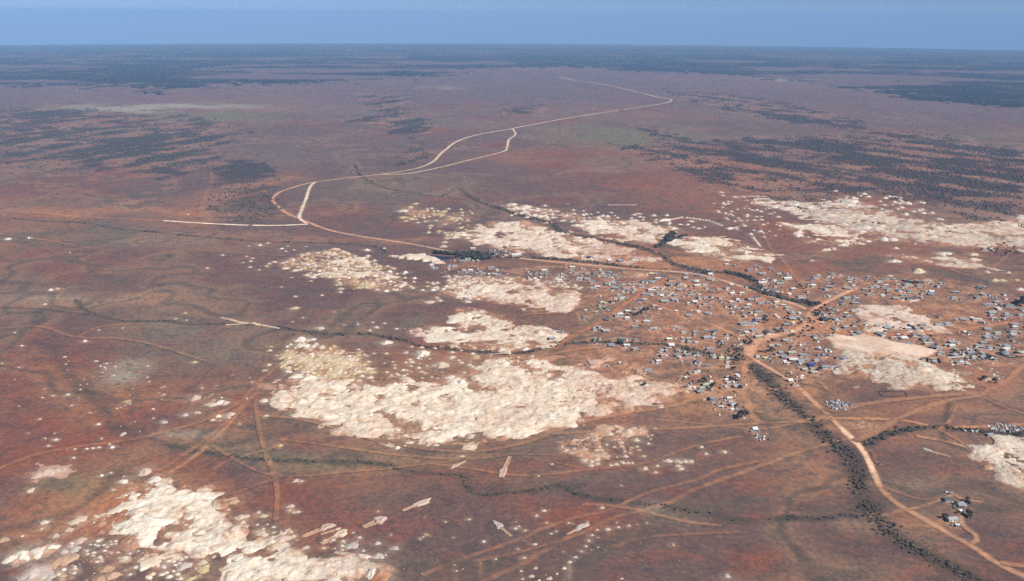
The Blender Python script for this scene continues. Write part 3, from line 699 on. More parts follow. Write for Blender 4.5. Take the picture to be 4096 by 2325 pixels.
# name, outline, (rmin, rmax), dumps per 1000 m2, palette weights, base tone, grid step, base fill
FIELDS = [
 ('front spoil field', [(300, 1222), (360, 1212), (450, 1215), (560, 1225), (570, 1250), (545, 1270), (600, 1320), (640, 1330), (740, 1350), (760, 1370), (800, 1395), (900, 1382), (975, 1425), (975, 1470), (560, 1470), (545, 1420), (520, 1390), (470, 1376), (440, 1382), (330, 1370), (270, 1355), (240, 1330), (190, 1310), (185, 1292), (300, 1282), (330, 1260)], (4, 15), 2.6, 'white:7 cream:4 pink:3 grey:2', 'white', .8, .8),
 ('bottom spoil field', [(130, 1395), (230, 1372), (330, 1374), (430, 1386), (520, 1400), (550, 1440), (560, 1480), (120, 1480), (60, 1440)], (1.5, 5), 6, 'white:5 cream:3 grey:3', 'cream', .8, .16),
 ('great spoil field', [(700, 985), (690, 1010), (740, 1042), (800, 1058), (900, 1075), (960, 1092), (1050, 1110), (1180, 1113), (1300, 1095), (1370, 1077), (1440, 1062), (1520, 1036), (1600, 1028), (1650, 1012), (1740, 992), (1715, 970), (1660, 955), (1590, 945), (1520, 940), (1440, 925), (1390, 930), (1340, 892), (1300, 890), (1230, 890), (1200, 915), (1170, 935), (1120, 955), (1040, 960), (960, 955), (905, 960), (850, 960), (780, 940), (735, 942), (700, 962)], (3.5, 13), 4.0, 'white:6 cream:5 pink:4 tan:2', 'cream', 1.1, .86),
 ('yellow pad field', [(760, 868), (830, 868), (905, 895), (930, 930), (900, 950), (930, 965), (880, 968), (800, 945), (730, 925), (700, 905), (720, 880)], (3, 8), 7.5, 'yellow:6 cream:4', 'yellow', 1.1, .62),
 ('tail spoil field', [(1390, 1122), (1440, 1100), (1500, 1066), (1560, 1068), (1630, 1072), (1615, 1100), (1575, 1120), (1540, 1140), (1490, 1150), (1420, 1138)], (3, 9), 4.5, 'pink:5 tan:3 cream:4', 'tan', 1.0, .6),
 ('ridge spoil field', [(1140, 775), (1185, 768), (1250, 790), (1320, 806), (1390, 828), (1412, 848), (1385, 862), (1330, 876), (1260, 880), (1180, 868), (1120, 848), (1040, 840), (1020, 830), (1070, 818), (1150, 824)], (3, 11), 4.2, 'white:4 cream:6 tan:1', 'cream', 1.4, .8),
 ('west town spoil field', [(1100, 735), (1120, 712), (1180, 702), (1260, 700), (1330, 715), (1400, 730), (1460, 742), (1450, 765), (1400, 782), (1360, 788), (1300, 772), (1220, 752), (1150, 750)], (3, 11), 4.2, 'white:4 cream:4 pink:5', 'pink', 1.5, .75),
 ('low pink field', [(1120, 705), (1180, 690), (1300, 690), (1380, 710), (1330, 722), (1220, 715)], (3, 7), 4.5, 'pink:6 cream:2', 'pink', 1.6, .3),
 ('pad field', [(700, 660), (760, 635), (820, 628), (880, 636), (940, 660), (1000, 690), (1020, 715), (950, 722), (880, 712), (830, 695), (780, 680), (720, 668)], (4, 10), 3.2, 'yellow:3 cream:6 white:2', 'cream', 1.7, .28),
 ('yellow ridge', [(820, 690), (870, 690), (950, 712), (1010, 728), (960, 730), (880, 718)], (4, 8), 5, 'yellow:7 cream:2', 'yellow', 1.7, .6),
 ('yellow outcrop', [(1010, 520), (1050, 530), (1150, 532), (1180, 545), (1130, 560), (1080, 575), (1120, 545), (1040, 545), (1010, 532)], (4, 9), 2.6, 'yellow:7 cream:2', 'yellow', 2.4, .18),
 ('long spoil field', [(1085, 575), (1160, 585), (1240, 556), (1330, 560), (1400, 580), (1480, 600), (1560, 612), (1630, 638), (1640, 652), (1590, 658), (1480, 650), (1380, 640), (1290, 632), (1200, 612), (1130, 590)], (5, 15), 2.4, 'white:4 cream:5 pink:4 tan:1', 'pink', 2.2, .85),
 ('north spoil field', [(1440, 552), (1520, 545), (1600, 560), (1690, 572), (1700, 588), (1660, 605), (1590, 608), (1540, 590), (1480, 575), (1440, 570)], (5, 13), 2.4, 'white:5 cream:4 pink:3', 'cream', 2.4, .85),
 ('thin spoil field', [(1245, 514), (1300, 512), (1380, 525), (1470, 540), (1440, 552), (1370, 540), (1290, 535)], (5, 11), 2.0, 'white:6 cream:4', 'cream', 2.6, .25),
 ('bend spoil field', [(1668, 604), (1720, 594), (1820, 595), (1860, 612), (1940, 632), (1938, 650), (1880, 655), (1790, 650), (1720, 630), (1680, 620)], (4, 11), 3.0, 'white:4 cream:5', 'cream', 2.0, .7),
 ('far spoil field', [(1800, 486), (1880, 494), (1960, 505), (2060, 506), (2140, 502), (2200, 525), (2270, 548), (2400, 566), (2480, 556), (2600, 540), (2600, 628), (2500, 622), (2380, 615), (2300, 608), (2220, 598), (2140, 580), (2070, 575), (2080, 560), (2020, 542), (1930, 518)], (6, 18), 1.5, 'white:4 grey:4 cream:4 pink:2', 'grey', 3.0, .8),
 ('bright spoil field', [(1960, 562), (2010, 558), (2080, 562), (2160, 580), (2120, 592), (2040, 588), (1990, 580)], (5, 12), 2.6, 'white:6 cream:3', 'cream', 2.5, .9),
 ('small spoil field', [(2010, 606), (2050, 598), (2140, 592), (2200, 600), (2130, 610), (2060, 615)], (4, 10), 2.2, 'cream:5 white:3', 'cream', 2.4, .35),
 ('east spoil field', [(2215, 640), (2280, 640), (2360, 646), (2440, 650), (2510, 668), (2430, 674), (2340, 665), (2290, 650)], (4, 13), 2.6, 'white:4 cream:4 grey:3', 'cream', 2.2, .7),
 ('hilltop quarry', [(2130, 800), (2160, 778), (2220, 770), (2290, 772), (2340, 785), (2330, 805), (2345, 818), (2290, 826), (2200, 830), (2150, 818)], (3, 8), 1.6, 'cream:4 pink:5 cream:3', 'pink', 1.4, .98),
 ('town spoil field', [(2090, 905), (2140, 888), (2220, 888), (2280, 898), (2330, 915), (2370, 930), (2440, 958), (2425, 972), (2340, 974), (2250, 968), (2170, 952), (2110, 932)], (4, 10), 4.5, 'white:3 grey:6 cream:4', 'grey', 1.1, .85),
 ('corner spoil field', [(2430, 1112), (2480, 1108), (2600, 1100), (2600, 1235), (2560, 1222), (2500, 1190), (2440, 1150)], (3, 9), 4.5, 'grey:5 white:4 pink:3', 'grey', .9, .9),
 ('ploughed pale field', [(2092, 1048), (2160, 1052), (2215, 1062), (2200, 1080), (2180, 1086), (2150, 1070), (2110, 1062)], (2, 4), 12, 'yellow:4 cream:4 tan:3', 'cream', .9, .5),
 ('pink side field', [(1400, 905), (1480, 900), (1600, 905), (1610, 920), (1640, 940), (1500, 935), (1380, 925)], (3, 7), 2.5, 'pink:5 tan:4', 'tan', 1.3, .35),
]
PAL = {k: v * .78 for k, v in PAL.items()}
FW = {}

def make_field(name, outline, rr, dens, pal, base, step, fill):
    poly = np.array(wpoly(outline))
    FW[name] = poly
    m = rr[1] * 1.3
    x0, y0 = poly.min(0) - m; x1, y1 = poly.max(0) + m
    y1 = min(y1, y0 + 2500)
    nx = int((x1 - x0) / step) + 2; ny = int((y1 - y0) / step) + 2
    gx = x0 + np.arange(nx) * step; gy = y0 + np.arange(ny) * step
    X, Y = np.meshgrid(gx, gy)
    xr, yr = X.ravel(), Y.ravel()
    dist = float(np.hypot(poly[:, 0].mean(), poly[:, 1].mean()))
    wob = dist * .024
    ins = in_poly(xr + (fbm(xr, yr, 30, 3, 81) - .5) * wob * 2, yr + (fbm(xr, yr, 30, 3, 82) - .5) * wob * 4, poly.tolist()).reshape(X.shape)
    nb = fbm(xr, yr, 28, 4, 83).reshape(X.shape)
    hole = nb < np.quantile(nb, 1 - fill)
    n2 = fbm(xr, yr, 9, 3, 84).reshape(X.shape)
    edge = np.where(ins, 1.0, 0.0)
    kq = max(2, int(5.0 / step))
    for _ in range(4):
        q = np.pad(edge, kq, mode='edge'); m2 = 2 * kq
        edge = (q[:-m2, kq:-kq] + q[m2:, kq:-kq] + q[kq:-kq, :-m2] + q[kq:-kq, m2:] + edge) / 5
    taper = np.clip(edge * 1.8 - .75, .03, 1)
    Hh = np.where(ins & ~hole, (.2 + n2 * 1.0 * rr[1] / 10 + (nb - .5) * 6) * taper, -3.0)
    keys = []; wts = []
    for t in pal.split():
        k, w = t.split(':'); keys.append(k); wts.append(float(w))
    wts = np.array(wts) / sum(wts)
    # one colour of dump gives way to the next across the field
    lean = np.clip((X - poly[:, 0].min()) / np.ptp(poly[:, 0]) * .6 + (fbm(xr, yr, dist * .06, 3, 87).reshape(X.shape) - .3) * 1.0, 0, .999)
    cw = np.cumsum(wts); PC = np.array([PAL[k] for k in keys])
    C = np.zeros((ny, nx, 3))
    mid = cw - wts / 2
    for q in range(3): C[..., q] = np.interp(lean, mid, PC[:, q])
    C = (C * .6 + PAL[base] * .4) * (0.78 + .4 * n2)[..., None]
    C = np.where((hole & ins)[..., None], PAL['rust'] * .9, C)
    px, py = poly[:, 0], poly[:, 1]
    area = .5 * abs(np.dot(px, np.roll(py, 1)) - np.dot(py, np.roll(px, 1)))
    n = int(area / 1000 * dens * 2.6)
    n = min(n, 4600)
    rng = np.random.default_rng(len(name) * 31 + n)
    cx = rng.uniform(poly[:, 0].min(), poly[:, 0].max(), n * 5); cy = rng.uniform(poly[:, 1].min(), poly[:, 1].max(), n * 5)
    ok = in_poly(cx, cy, poly.tolist())
    cx = cx[ok][:n]; cy = cy[ok][:n]
    # palette drifts over the field, so dumps of one colour lie together
    drift = np.clip((cx - poly[:, 0].min()) / np.ptp(poly[:, 0]) * .6 + (fbm(cx, cy, dist * .06, 3, 87) - .3) * 1.0, 0, .999)
    cum = np.cumsum(wts)
    for i in range(len(cx)):
        r = (rr[0] + (rr[1] - rr[0]) * rng.random() ** 3.4) * (1.9 if i < len(cx) * .035 else 1) * .85
        asp = rng.uniform(.6, 1.0); th = rng.uniform(0, pi)
        flat = rng.random() < .45
        hgt = r * rng.uniform(.22, .42) * (0.6 if flat else 1)
        if i % 2 == 0: halo(cx[i], cy[i], r * 2.6 + dist * .006, PAL['tan'] * .95, .30)
        q = np.clip(drift[i] + rng.uniform(-.16, .16), 0, .999)
        col = PAL[keys[min(int(np.searchsorted(cum, q)), len(keys) - 1)]] * rng.uniform(.84, 1.08)
        i0 = max(int((cx[i] - r - x0) / step), 0); i1 = min(int((cx[i] + r - x0) / step) + 2, nx)
        j0 = max(int((cy[i] - r - y0) / step), 0); j1 = min(int((cy[i] + r - y0) / step) + 2, ny)
        if i1 <= i0 or j1 <= j0: continue
        dx = X[j0:j1, i0:i1] - cx[i]; dy = Y[j0:j1, i0:i1] - cy[i]
        u = (dx * cos(th) + dy * sin(th)) / r; v = (-dx * sin(th) + dy * cos(th)) / (r * asp)
        d = np.sqrt(u * u + v * v) + (n2[j0:j1, i0:i1] - .5) * .5
        prof = np.clip((1 - d) * (1.7 if flat else 1.0), 0, 1)
        prof = prof * prof * (3 - 2 * prof) if flat else prof ** 1.15
        z = hgt * prof + np.maximum(Hh[j0:j1, i0:i1], 0) * .45 * (prof > 0)
        old = Hh[j0:j1, i0:i1]
        k2 = .6
        hmix = np.clip(.5 + .5 * (z - old) / k2, 0, 1)
        new = old * (1 - hmix) + z * hmix + k2 * hmix * (1 - hmix) * .5
        Hh[j0:j1, i0:i1] = np.where((prof > 0) & (z > old - k2) & (old > -2.9), new, np.where((prof > 0) & (z > old), z - .15, old))
        w = (np.clip((prof - .08) * 2.2, 0, 1) * hmix * .55)[..., None]
        C[j0:j1, i0:i1] += (col - C[j0:j1, i0:i1]) * w
        if rng.random() < .16:      # open shaft beside the dump: a dip, its shade put into the colour
            sx = cx[i] + r * .8 * cos(th); sy = cy[i] + r * .8 * sin(th)
            jx, jy = int((sx - x0) / step), int((sy - y0) / step)
            if 0 < jx < nx - 1 and 0 < jy < ny - 1:
                Hh[jy, jx:jx + 2] -= 1.2; C[jy, jx:jx + 2] *= .32
    fine = fbm(xr, yr, 6, 3, 90).reshape(X.shape)
    bleed = np.clip((1 - edge) * 1.9 - .22 + (fbm(xr, yr, 18, 4, 88).reshape(X.shape) - .54) * 1.6 + (fine - .5) * 1.3, 0, 1) * .9
    C = C + (PAL['rust'] * (.9 + .2 * n2[..., None]) - C) * bleed[..., None]
    Hh = Hh + np.where(Hh > -2.5, (fbm(xr, yr, 4.5, 3, 89).reshape(X.shape) - .5) * min(.9, .09 * rr[1]), 0)
    # scattered dirt paths over the dumps
    path = sstep(.028, .0, np.abs(fbm(xr, yr, 60, 3, 86).reshape(X.shape) - .5)) * .45
    C = C + (PAL['rust'] * 1.05 - C) * path[..., None]
    keep = Hh > -2.9
    i = np.arange(ny - 1)[:, None] * nx + np.arange(nx - 1)[None]
    f = np.stack([i, i + 1, i + nx + 1, i + nx], -1)
    k = keep[:-1, :-1] | keep[1:, :-1] | keep[:-1, 1:] | keep[1:, 1:]
    f = f[k]
    used = np.unique(f); remap = np.full(nx * ny, -1, np.int64); remap[used] = np.arange(len(used))
    z = land_z(xr[used], yr[used]) + np.maximum(Hh.ravel()[used], -.8)
    me = mesh_np('spoil_ground', np.stack([xr[used], yr[used], z], 1), remap[f], M['spoil'], False)
    set_col(me, 'albedo', np.clip(C.reshape(-1, 3)[used], .02, .86))
    kind(link('spoil_ground', me), 'structure', 'pale dug-over spoil ground of the ' + name)
    return len(f)

TRI = 0
for fd in FIELDS: TRI += 2 * make_field(*fd)
print('spoil tris', TRI)

# ------------------------------------------------------------------ single heaps
def heap_mesh(seed, flat):
    rng = np.random.default_rng(seed)
    ns, rings = 18, [1.0, .82, .6, .36, .16]
    prof = [-.12, .06, .55 if flat else .36, .86 if flat else .72, 1.0 if flat else .95]
    ph = rng.uniform(0, 2 * pi, 4)
    v = []
    for q, r in enumerate(rings):
        for s in range(ns):
            a = 2 * pi * s / ns
            k = 1 + .16 * sin(2 * a + ph[0]) + .12 * sin(3 * a + ph[1]) + .09 * sin(5 * a + ph[2]) + rng.uniform(-.1, .1)
            v.append((cos(a) * r * k, sin(a) * r * k, prof[q] + (rng.uniform(-.13, .13) if 0 < q < 4 else 0)))
    v.append((rng.uniform(-.05, .05), rng.uniform(-.05, .05), 1.02))
    f = []
    for q in range(len(rings) - 1):
        for s in range(ns):
            a = q * ns + s; b = q * ns + (s + 1) % ns
            f.append((a, b, b + ns, a + ns))
    t = len(v) - 1; o = (len(rings) - 1) * ns
    f += [(o + s, o + (s + 1) % ns, t) for s in range(ns)]
    return v, f
HEAPV = [heap_mesh(s, s % 2 == 0) for s in range(6)]
HEAPM = {}
for cname in HEAPCOL:
    for i, (v, f) in enumerate(HEAPV):
        HEAPM[cname, i] = poly_mesh('heap_' + cname, v, f, M['heap_' + cname])

HEAPS = []   # (x, y, half width m, colour, where)
def heaps(txt, k, ox, oy, where, default='cream'):
    for t in txt.split():
        p = t.split(',')
        px, py, w = ox + float(p[0]) * k, oy + float(p[1]) * k, float(p[2]) * k
        x, y = P1(px, py)
        c = {'w': 'white', 'c': 'cream', 'p': 'pink', 't': 'tan', 'y': 'yellow', 'g': 'grey'}[p[3]] if len(p) > 3 else default
        HEAPS.append([x, y, max(metres(w, x, y) * .5, .8), c, where, 1.0])
Z = .3992
heaps('150,328,20,w 220,460,28,w 850,415,60,c 990,300,30 1230,283,25 1760,190,35 1870,203,30 1855,133,45 650,573,45 685,615,25 660,645,35 965,615,45,c 1030,727,18 1135,757,30 1018,768,18 705,800,20 805,855,25 875,845,25 445,893,25 805,900,35 678,950,60,c 1490,818,35 1950,625,60,y 1330,892,20 1645,868,25 1618,882,18 1585,932,22 1640,950,35 1620,997,15 2025,882,35 1270,1020,80,t 1300,1040,25,w 1250,1060,20 1210,1075,18 1170,1088,35 400,1195,25,w 985,1248,50,w 1350,1222,22 1210,1268,20 1640,1225,90,g 1855,1155,80,g 1960,985,120,p 2120,1050,120,c 2210,1030,110,w 2260,1035,90,p 2120,950,30 2090,975,20 1980,1128,80,p 2190,1165,80,w 2130,1203,60,c 2310,1150,120,p 2290,1180,80,p 2475,993,40,w 2395,1243,60,t 1235,1345,80,g 560,1400,40,c 1705,1360,25 1100,1445,40', Z, 0, 1200, 'the red western flat')
heaps('560,40,40,w 485,100,40,c 750,132,25,w 870,130,40,w 930,124,40,w 990,115,40,w 1125,115,50,w 740,220,45 1455,360,150,p 1410,385,80,p 1560,440,150,w 1690,460,100,c 1240,407,30 1110,372,40 1020,397,40,w 1240,457,90,w 1135,540,30,w 1318,483,25 310,545,85,c 450,865,80,w 415,933,50 690,940,100,p 225,1005,30,w 560,1000,80,g 810,1045,120,p 640,1160,100,g 760,1130,110,g 230,1200,200,w 400,1160,220,w 520,1125,130,w 120,1230,150,w 640,1245,200,t 730,1215,130,t 540,1290,120,t 1850,1300,130,g 2045,1330,150,y 2030,1265,100,c 1920,1430,90,y 2345,660,110,t 2290,740,30,w 2430,810,140,p 2430,870,70,c 2090,890,90,t 2130,910,100,t 40,1040,100,t 1070,1330,140,t 1130,1400,150,t 1000,1440,120,t', Z, 0, 1744, 'the front spoil field')
heaps('950,1090,35,w 985,1100,40,w 1040,1095,40,w 1075,1115,35,w 1110,1060,35,w 1160,1055,40,w 1115,1085,35,w 1165,1080,30,w 905,1090,40,w 940,1170,45,w 930,1200,50,w 1000,1215,50,w 870,1150,40,w 880,1185,35,w 750,1330,50,w 745,1375,50,w 590,1390,50,w 750,1310,35,w 640,1340,50,w 1425,1245,90,c 1360,1315,50,w 1430,1300,55,w 1500,1275,60,w 1545,1255,60,w 1640,1225,50,w 1690,1255,55,w 1740,1260,55,w 1780,1215,60,w 1860,1215,55,w 1815,1240,50,w 1530,1385,60,c 1620,1390,55,w 1670,1370,45,w 1700,1410,60,w 1780,1385,50,w 1640,1310,45,w 1580,1300,45,w 1650,1320,40,w 1755,1295,45,w 1810,1430,60,w', Z, 0, 1744, 'the front spoil field', 'white')
heaps('345,705,90,p 330,745,50,c 415,760,60,p 375,765,50,c 25,765,50,c 75,800,80,c 115,885,30 350,962,50,c 60,980,120,c 240,98,65,y 1415,120,75,w 1490,103,40,w 1540,68,70,w 2065,205,55,c 400,450,70,p 450,455,60,p 265,1030,180,p 200,1100,160,c 450,1235,90,w 560,1250,40,w 585,1283,45,w 715,1280,140,w 1225,1205,130,g 965,1100,130,g 1390,1125,90,g 1215,1075,80,g 500,1120,80,g 340,1145,60,c 2280,1058,40,w 2135,838,40 1900,862,30 1355,993,25 1700,988,30 1220,758,25 2400,1235,30,w 1640,1033,30 1170,1380,220,w 1240,1370,160,w 900,1290,150,w 820,1380,160,c 300,1300,200,c 60,1380,190,w 550,1380,150,c 1720,80,110,p 1800,90,80,p', Z, 1024, 1744, 'the gibber slope')
heaps('1895,110,55,c 1940,180,60,c 2125,160,70,c 1315,205,60,c 1135,205,80,p 1160,275,75,p 1090,260,45,c 845,285,65,c 990,300,55,c 785,260,70,c 1610,172,25 400,282,35 265,402,35,y 290,400,20,y 400,362,18 433,362,22,w 1435,365,55,c 1690,330,70,c 1455,300,50,c 1330,328,80,c 1560,250,90,c 1660,258,90,c 1730,255,80,c 1790,256,70,c 1660,300,60,c 1095,495,25 1985,467,15,w 1950,495,20,w 320,750,55 240,800,50 900,720,65 345,872,40,t 565,872,35 755,862,40,t 1045,870,30,t 1165,900,50,t 1065,915,40,c 1250,887,30,t 1345,870,35,t 955,935,60,c 850,940,40,c 800,995,45,c 768,1050,45,c 738,1105,40,c 860,1117,25 688,1158,45,c 635,1215,50,c 573,1265,60,c 520,1327,55,c 450,1383,35,c 375,1430,75,c 270,1450,50,c 235,1325,60,c 195,1405,65,c 120,1225,60,p 90,1355,40 105,1435,35 60,1138,35 230,1087,55 30,928,50 70,905,30 130,950,40 390,980,35 1610,1092,55,t 2155,1405,70,g 1100,1430,35', Z, 2048, 1744, 'the crossing tracks')
heaps('140,508,50,c 205,555,40,c 130,653,55,c 85,710,60,y 150,470,40,c 470,180,30 370,220,25 785,120,25 880,252,25 1010,220,20 1020,243,35 1170,225,35 1285,235,40 640,285,110,c 1140,308,50 1205,275,70 390,85,90,y 1310,432,120,w 1670,540,170,w 1500,528,70,c 1850,660,180,c 1960,578,90,c 2190,580,130,t 1025,497,40,c 1085,548,40 1115,562,40 1180,538,35 1305,538,50 1390,655,35 1390,685,40 1310,725,45 1285,635,30 1370,622,30 1560,665,30 1710,663,35 1690,735,55 1410,742,50 1470,855,40 450,400,130,w 570,400,100,w 480,460,130,w 345,450,60,c 400,770,160,w 530,790,150,w 80,1010,90,w 100,1165,70,c 390,1165,120,w 560,960,150,w 1350,1090,160,w 1960,780,140,w 2060,830,120,w 1210,1318,90,w 1340,1385,70,p 1560,470,50,c 1660,478,60,c 1640,640,40 1650,595,40,c 1625,300,90,p 1780,280,100,c 1640,345,140,p 1410,290,45,w', Z, 1024, 1200, 'the great field edge')
heaps('955,540,60,w 1420,535,60,w 225,535,100,w 350,570,70,c 510,585,90,c 2355,852,60,c 2275,880,110,c 1775,860,70,c 620,515,70,c 560,413,25 1270,1130,150,t 1340,1128,90,t 1545,578,80,w 2190,660,60,w 2040,765,70,c 895,750,40,c 1620,665,80,w 250,470,60,w 130,495,90,w 40,465,110,w 330,435,50,w 640,635,60,c 790,630,90,w 700,640,80,w 1005,615,80,w 860,665,50,c', Z, 2048, 650, 'the north spoil fields')
heaps(' '.join('%d,%d,34,w' % (1755 + i * 31, 555 + (i * 4 if i < 7 else 28 + (i - 7) * 12)) for i in range(12)), Z, 2048, 650, 'the creek bend line')
heaps(' '.join('%d,%d,16,w' % (965 + i * 17, 425 + (i % 3)) for i in range(17)), Z, 2048, 650, 'the straight dotted line')
heaps(' '.join('%d,%d,26,w' % (2415 + i * 7, 750 + i * 9) for i in range(11)), Z, 2048, 650, 'the short dotted line')
heaps('440,985,45,c 1280,862,60,w 1780,915,130,w 1270,992,110,w 1500,1097,150,c 1220,1138,70,c 2490,1180,60,y 2350,1183,80,c 2270,1183,80,y 2190,1100,70,c 2410,1108,60,c 2530,1275,80,w 2060,925,110,c 650,865,80,c 600,878,60,w 750,830,110,w 1160,770,120,w 1250,775,120,w 75,735,25,w 1000,790,70,w 60,450,90,w 290,428,70,w 1180,495,70,w 1380,518,60,w 2530,560,110,w 1400,415,90,w 1310,412,70,c 860,360,60,w 780,370,60,w 1590,1183,120,t 300,745,40,w 400,750,50,c', Z, 3072, 650, 'the far spoil field')
heaps('485,370,150,p 400,385,150,p 570,350,130,p 640,340,90,p 330,1400,200,g 440,1390,190,g 260,1420,150,g 500,1420,120,g', Z, 0, 1744, 'the pale western pads')
heaps('1280,862,40,w 880,905,60,w 700,905,50,w 260,865,45,w 40,832,50,w 120,808,30,w 320,840,25,w 500,842,25,w 380,878,25,w 300,890,30,w 465,930,60,c 185,1000,70,c 105,1040,60,y 30,1078,40,c 360,1155,35,y 550,1145,55,c 545,1110,45,c 690,1140,60,y 395,1345,50,c 850,1268,70,c 845,1300,40,w 660,1333,40,c 255,1248,30,y 810,1190,50,y 550,1190,40,y 805,1230,50,y 1025,1258,60,y 380,1088,45,c 130,1018,45,c 845,1225,50,c 2000,730,60,c 1990,750,110,c 1890,800,80,p 1880,845,80,p 1480,488,100,w 1110,880,80,w 1735,1400,110,p 2120,1395,70,w 1840,1385,70,c 1810,1360,60,c 1500,590,60,y 1560,570,70,y 1600,415,70,y 1545,450,80,y 1760,465,60,y', Z, 1024, 650, 'the pad field')
heaps('80,770,60,w 700,905,20,w 1885,522,30,c 2230,930,40,c 2470,942,30,c 2530,962,40,c 2435,1005,35,c 2510,993,45,c 2505,1052,45,c 2075,1062,35,c 2495,837,30,c 510,1280,55,w 450,1422,40,w 575,1270,60,t', Z, 0, 650, 'the far western plain')
# random little heaps around the fields: outline, count, half width, colour
def sprinkle(outline, n, r0, r1, cols, where):
    poly = wpoly(outline); pa = np.array(poly)
    rng = np.random.default_rng(n * 7 + len(where))
    cx = rng.uniform(pa[:, 0].min(), pa[:, 0].max(), n * 8); cy = rng.uniform(pa[:, 1].min(), pa[:, 1].max(), n * 8)
    ok = in_poly(cx, cy, poly)
    for x, y in list(zip(cx[ok], cy[ok]))[:n]:
        HEAPS.append([float(x), float(y), rng.uniform(r0, r1), cols[int(rng.integers(len(cols)))], where, .2])
sprinkle([(690, 665), (800, 628), (900, 638), (1060, 700), (1180, 720), (1000, 735), (860, 715), (760, 690)], 170, 3, 6.5, ['cream', 'cream', 'yellow', 'white'], 'the pad field')
sprinkle([(1020, 520), (1180, 525), (1200, 570), (1120, 610), (1060, 580)], 70, 3, 6, ['yellow', 'cream'], 'the yellow outcrop')
sprinkle([(1250, 512), (1500, 530), (1700, 540), (1800, 580), (1700, 570), (1450, 560), (1280, 540)], 90, 3, 6, ['white'], 'the north spoil fields')
sprinkle([(1800, 480), (1960, 520), (1950, 600), (1860, 590), (1780, 520)], 70, 3, 7, ['white', 'cream'], 'the far spoil field')
sprinkle([(2080, 470), (2300, 500), (2400, 560), (2200, 530), (2100, 500)], 40, 4, 8, ['white'], 'the far spoil field')
sprinkle([(710, 860), (780, 850), (930, 900), (960, 960), (820, 950), (700, 930)], 140, 2.5, 5.5, ['cream', 'yellow', 'white'], 'the great field edge')
sprinkle([(1090, 850), (1380, 890), (1180, 930), (1120, 960), (970, 940)], 80, 1.5, 4, ['cream', 'white'], 'the great field edge')
sprinkle([(1330, 1010), (1520, 960), (1600, 980), (1500, 1000), (1400, 1010)], 60, 2.5, 5, ['pink', 'cream'], 'the great spoil field')
sprinkle([(1110, 690), (1400, 700), (1480, 730), (1300, 700), (1120, 720)], 90, 2.5, 6, ['pink', 'cream'], 'the west town spoil field')
sprinkle([(1720, 610), (1800, 605), (1880, 620), (1800, 640), (1740, 630)], 45, 2.5, 5, ['cream'], 'the bend spoil field')
sprinkle([(1380, 1110), (1650, 1070), (1600, 1160), (1480, 1170)], 45, 1.5, 4.5, ['pink', 'cream'], 'the tail spoil field')
sprinkle([(120, 1310), (300, 1280), (420, 1390), (500, 1420), (420, 1456), (150, 1420)], 20, 1.2, 2.6, ['white'], 'the front spoil field')
sprinkle([(560, 1290), (700, 1320), (760, 1360), (900, 1330), (980, 1400), (820, 1380), (640, 1340)], 25, 1.0, 3, ['cream', 'grey'], 'the front spoil field')
sprinkle([(2330, 930), (2480, 920), (2520, 950), (2440, 960)], 30, 1.5, 3, ['cream', 'grey'], 'the town spoil field')
sprinkle([(1500, 1280), (1060, 1290), (980, 1456), (1500, 1456)], 25, .6, 1.4, ['cream', 'tan'], 'the gibber slope')
sprinkle([(0, 900), (640, 900), (640, 1060), (300, 1150), (0, 1100)], 40, .8, 2.0, ['cream', 'white'], 'the red western flat')
for q, (nm, rr, n) in enumerate((('front spoil field', (3, 8), 16), ('great spoil field', (3, 8), 30), ('ridge spoil field', (3, 8), 12), ('west town spoil field', (3, 8), 10), ('town spoil field', (3, 7), 16), ('long spoil field', (5, 11), 14), ('far spoil field', (6, 13), 16), ('corner spoil field', (3, 6), 10), ('north spoil field', (5, 10), 7))):
    pa = FW[nm]; rng = np.random.default_rng(q + 300)
    cx = rng.uniform(pa[:, 0].min(), pa[:, 0].max(), n * 8); cy = rng.uniform(pa[:, 1].min(), pa[:, 1].max(), n * 8)
    ok = in_poly(cx, cy, pa.tolist())
    for x, y in list(zip(cx[ok], cy[ok]))[:n]:
        HEAPS.append([float(x), float(y), rng.uniform(*rr), ['white', 'cream', 'pink', 'white', 'grey'][int(rng.integers(5 if 'town' in nm or 'far' in nm or 'corner' in nm else 4))], 'the ' + nm, .55])

# ------------------------------------------------------------------ naming things one by one
ORD = 'first second third fourth fifth sixth seventh eighth ninth tenth eleventh twelfth thirteenth fourteenth fifteenth sixteenth seventeenth eighteenth nineteenth twentieth'.split()
TENS = {2: 'twenty', 3: 'thirty', 4: 'forty', 5: 'fifty', 6: 'sixty', 7: 'seventy', 8: 'eighty', 9: 'ninety'}
def ordinal(i):
    if i < 20: return ORD[i]
    n = i + 1
    return (TENS[n // 10] + ('ieth' if False else '')).replace('y', 'ieth') if n % 10 == 0 else TENS[n // 10] + '-' + ORD[n % 10 - 1]

def name_apart(items, phrase, far=False):
    """items: dicts with obj, x, y, desc, at (landmark phrase). Equal descriptions at one landmark are told apart
    by counting across the picture."""
    gr = {}
    for it in items: gr.setdefault((it['desc'], it['at']), []).append(it)
    for (desc, at), L in gr.items():
        if len(L) == 1:
            L[0]['obj']['label'] = phrase(desc, at, None); continue
        px, py = project([t['x'] for t in L], [t['y'] for t in L], [float(land_z(t['x'], t['y'])) for t in L])
        order = np.argsort(px)
        for i, q in enumerate(order):
            L[q]['obj']['label'] = phrase(desc, at, ordinal(i))
            if len(L[q]['obj']['label'].split()) > 15: print('LONG', L[q]['obj']['label'])

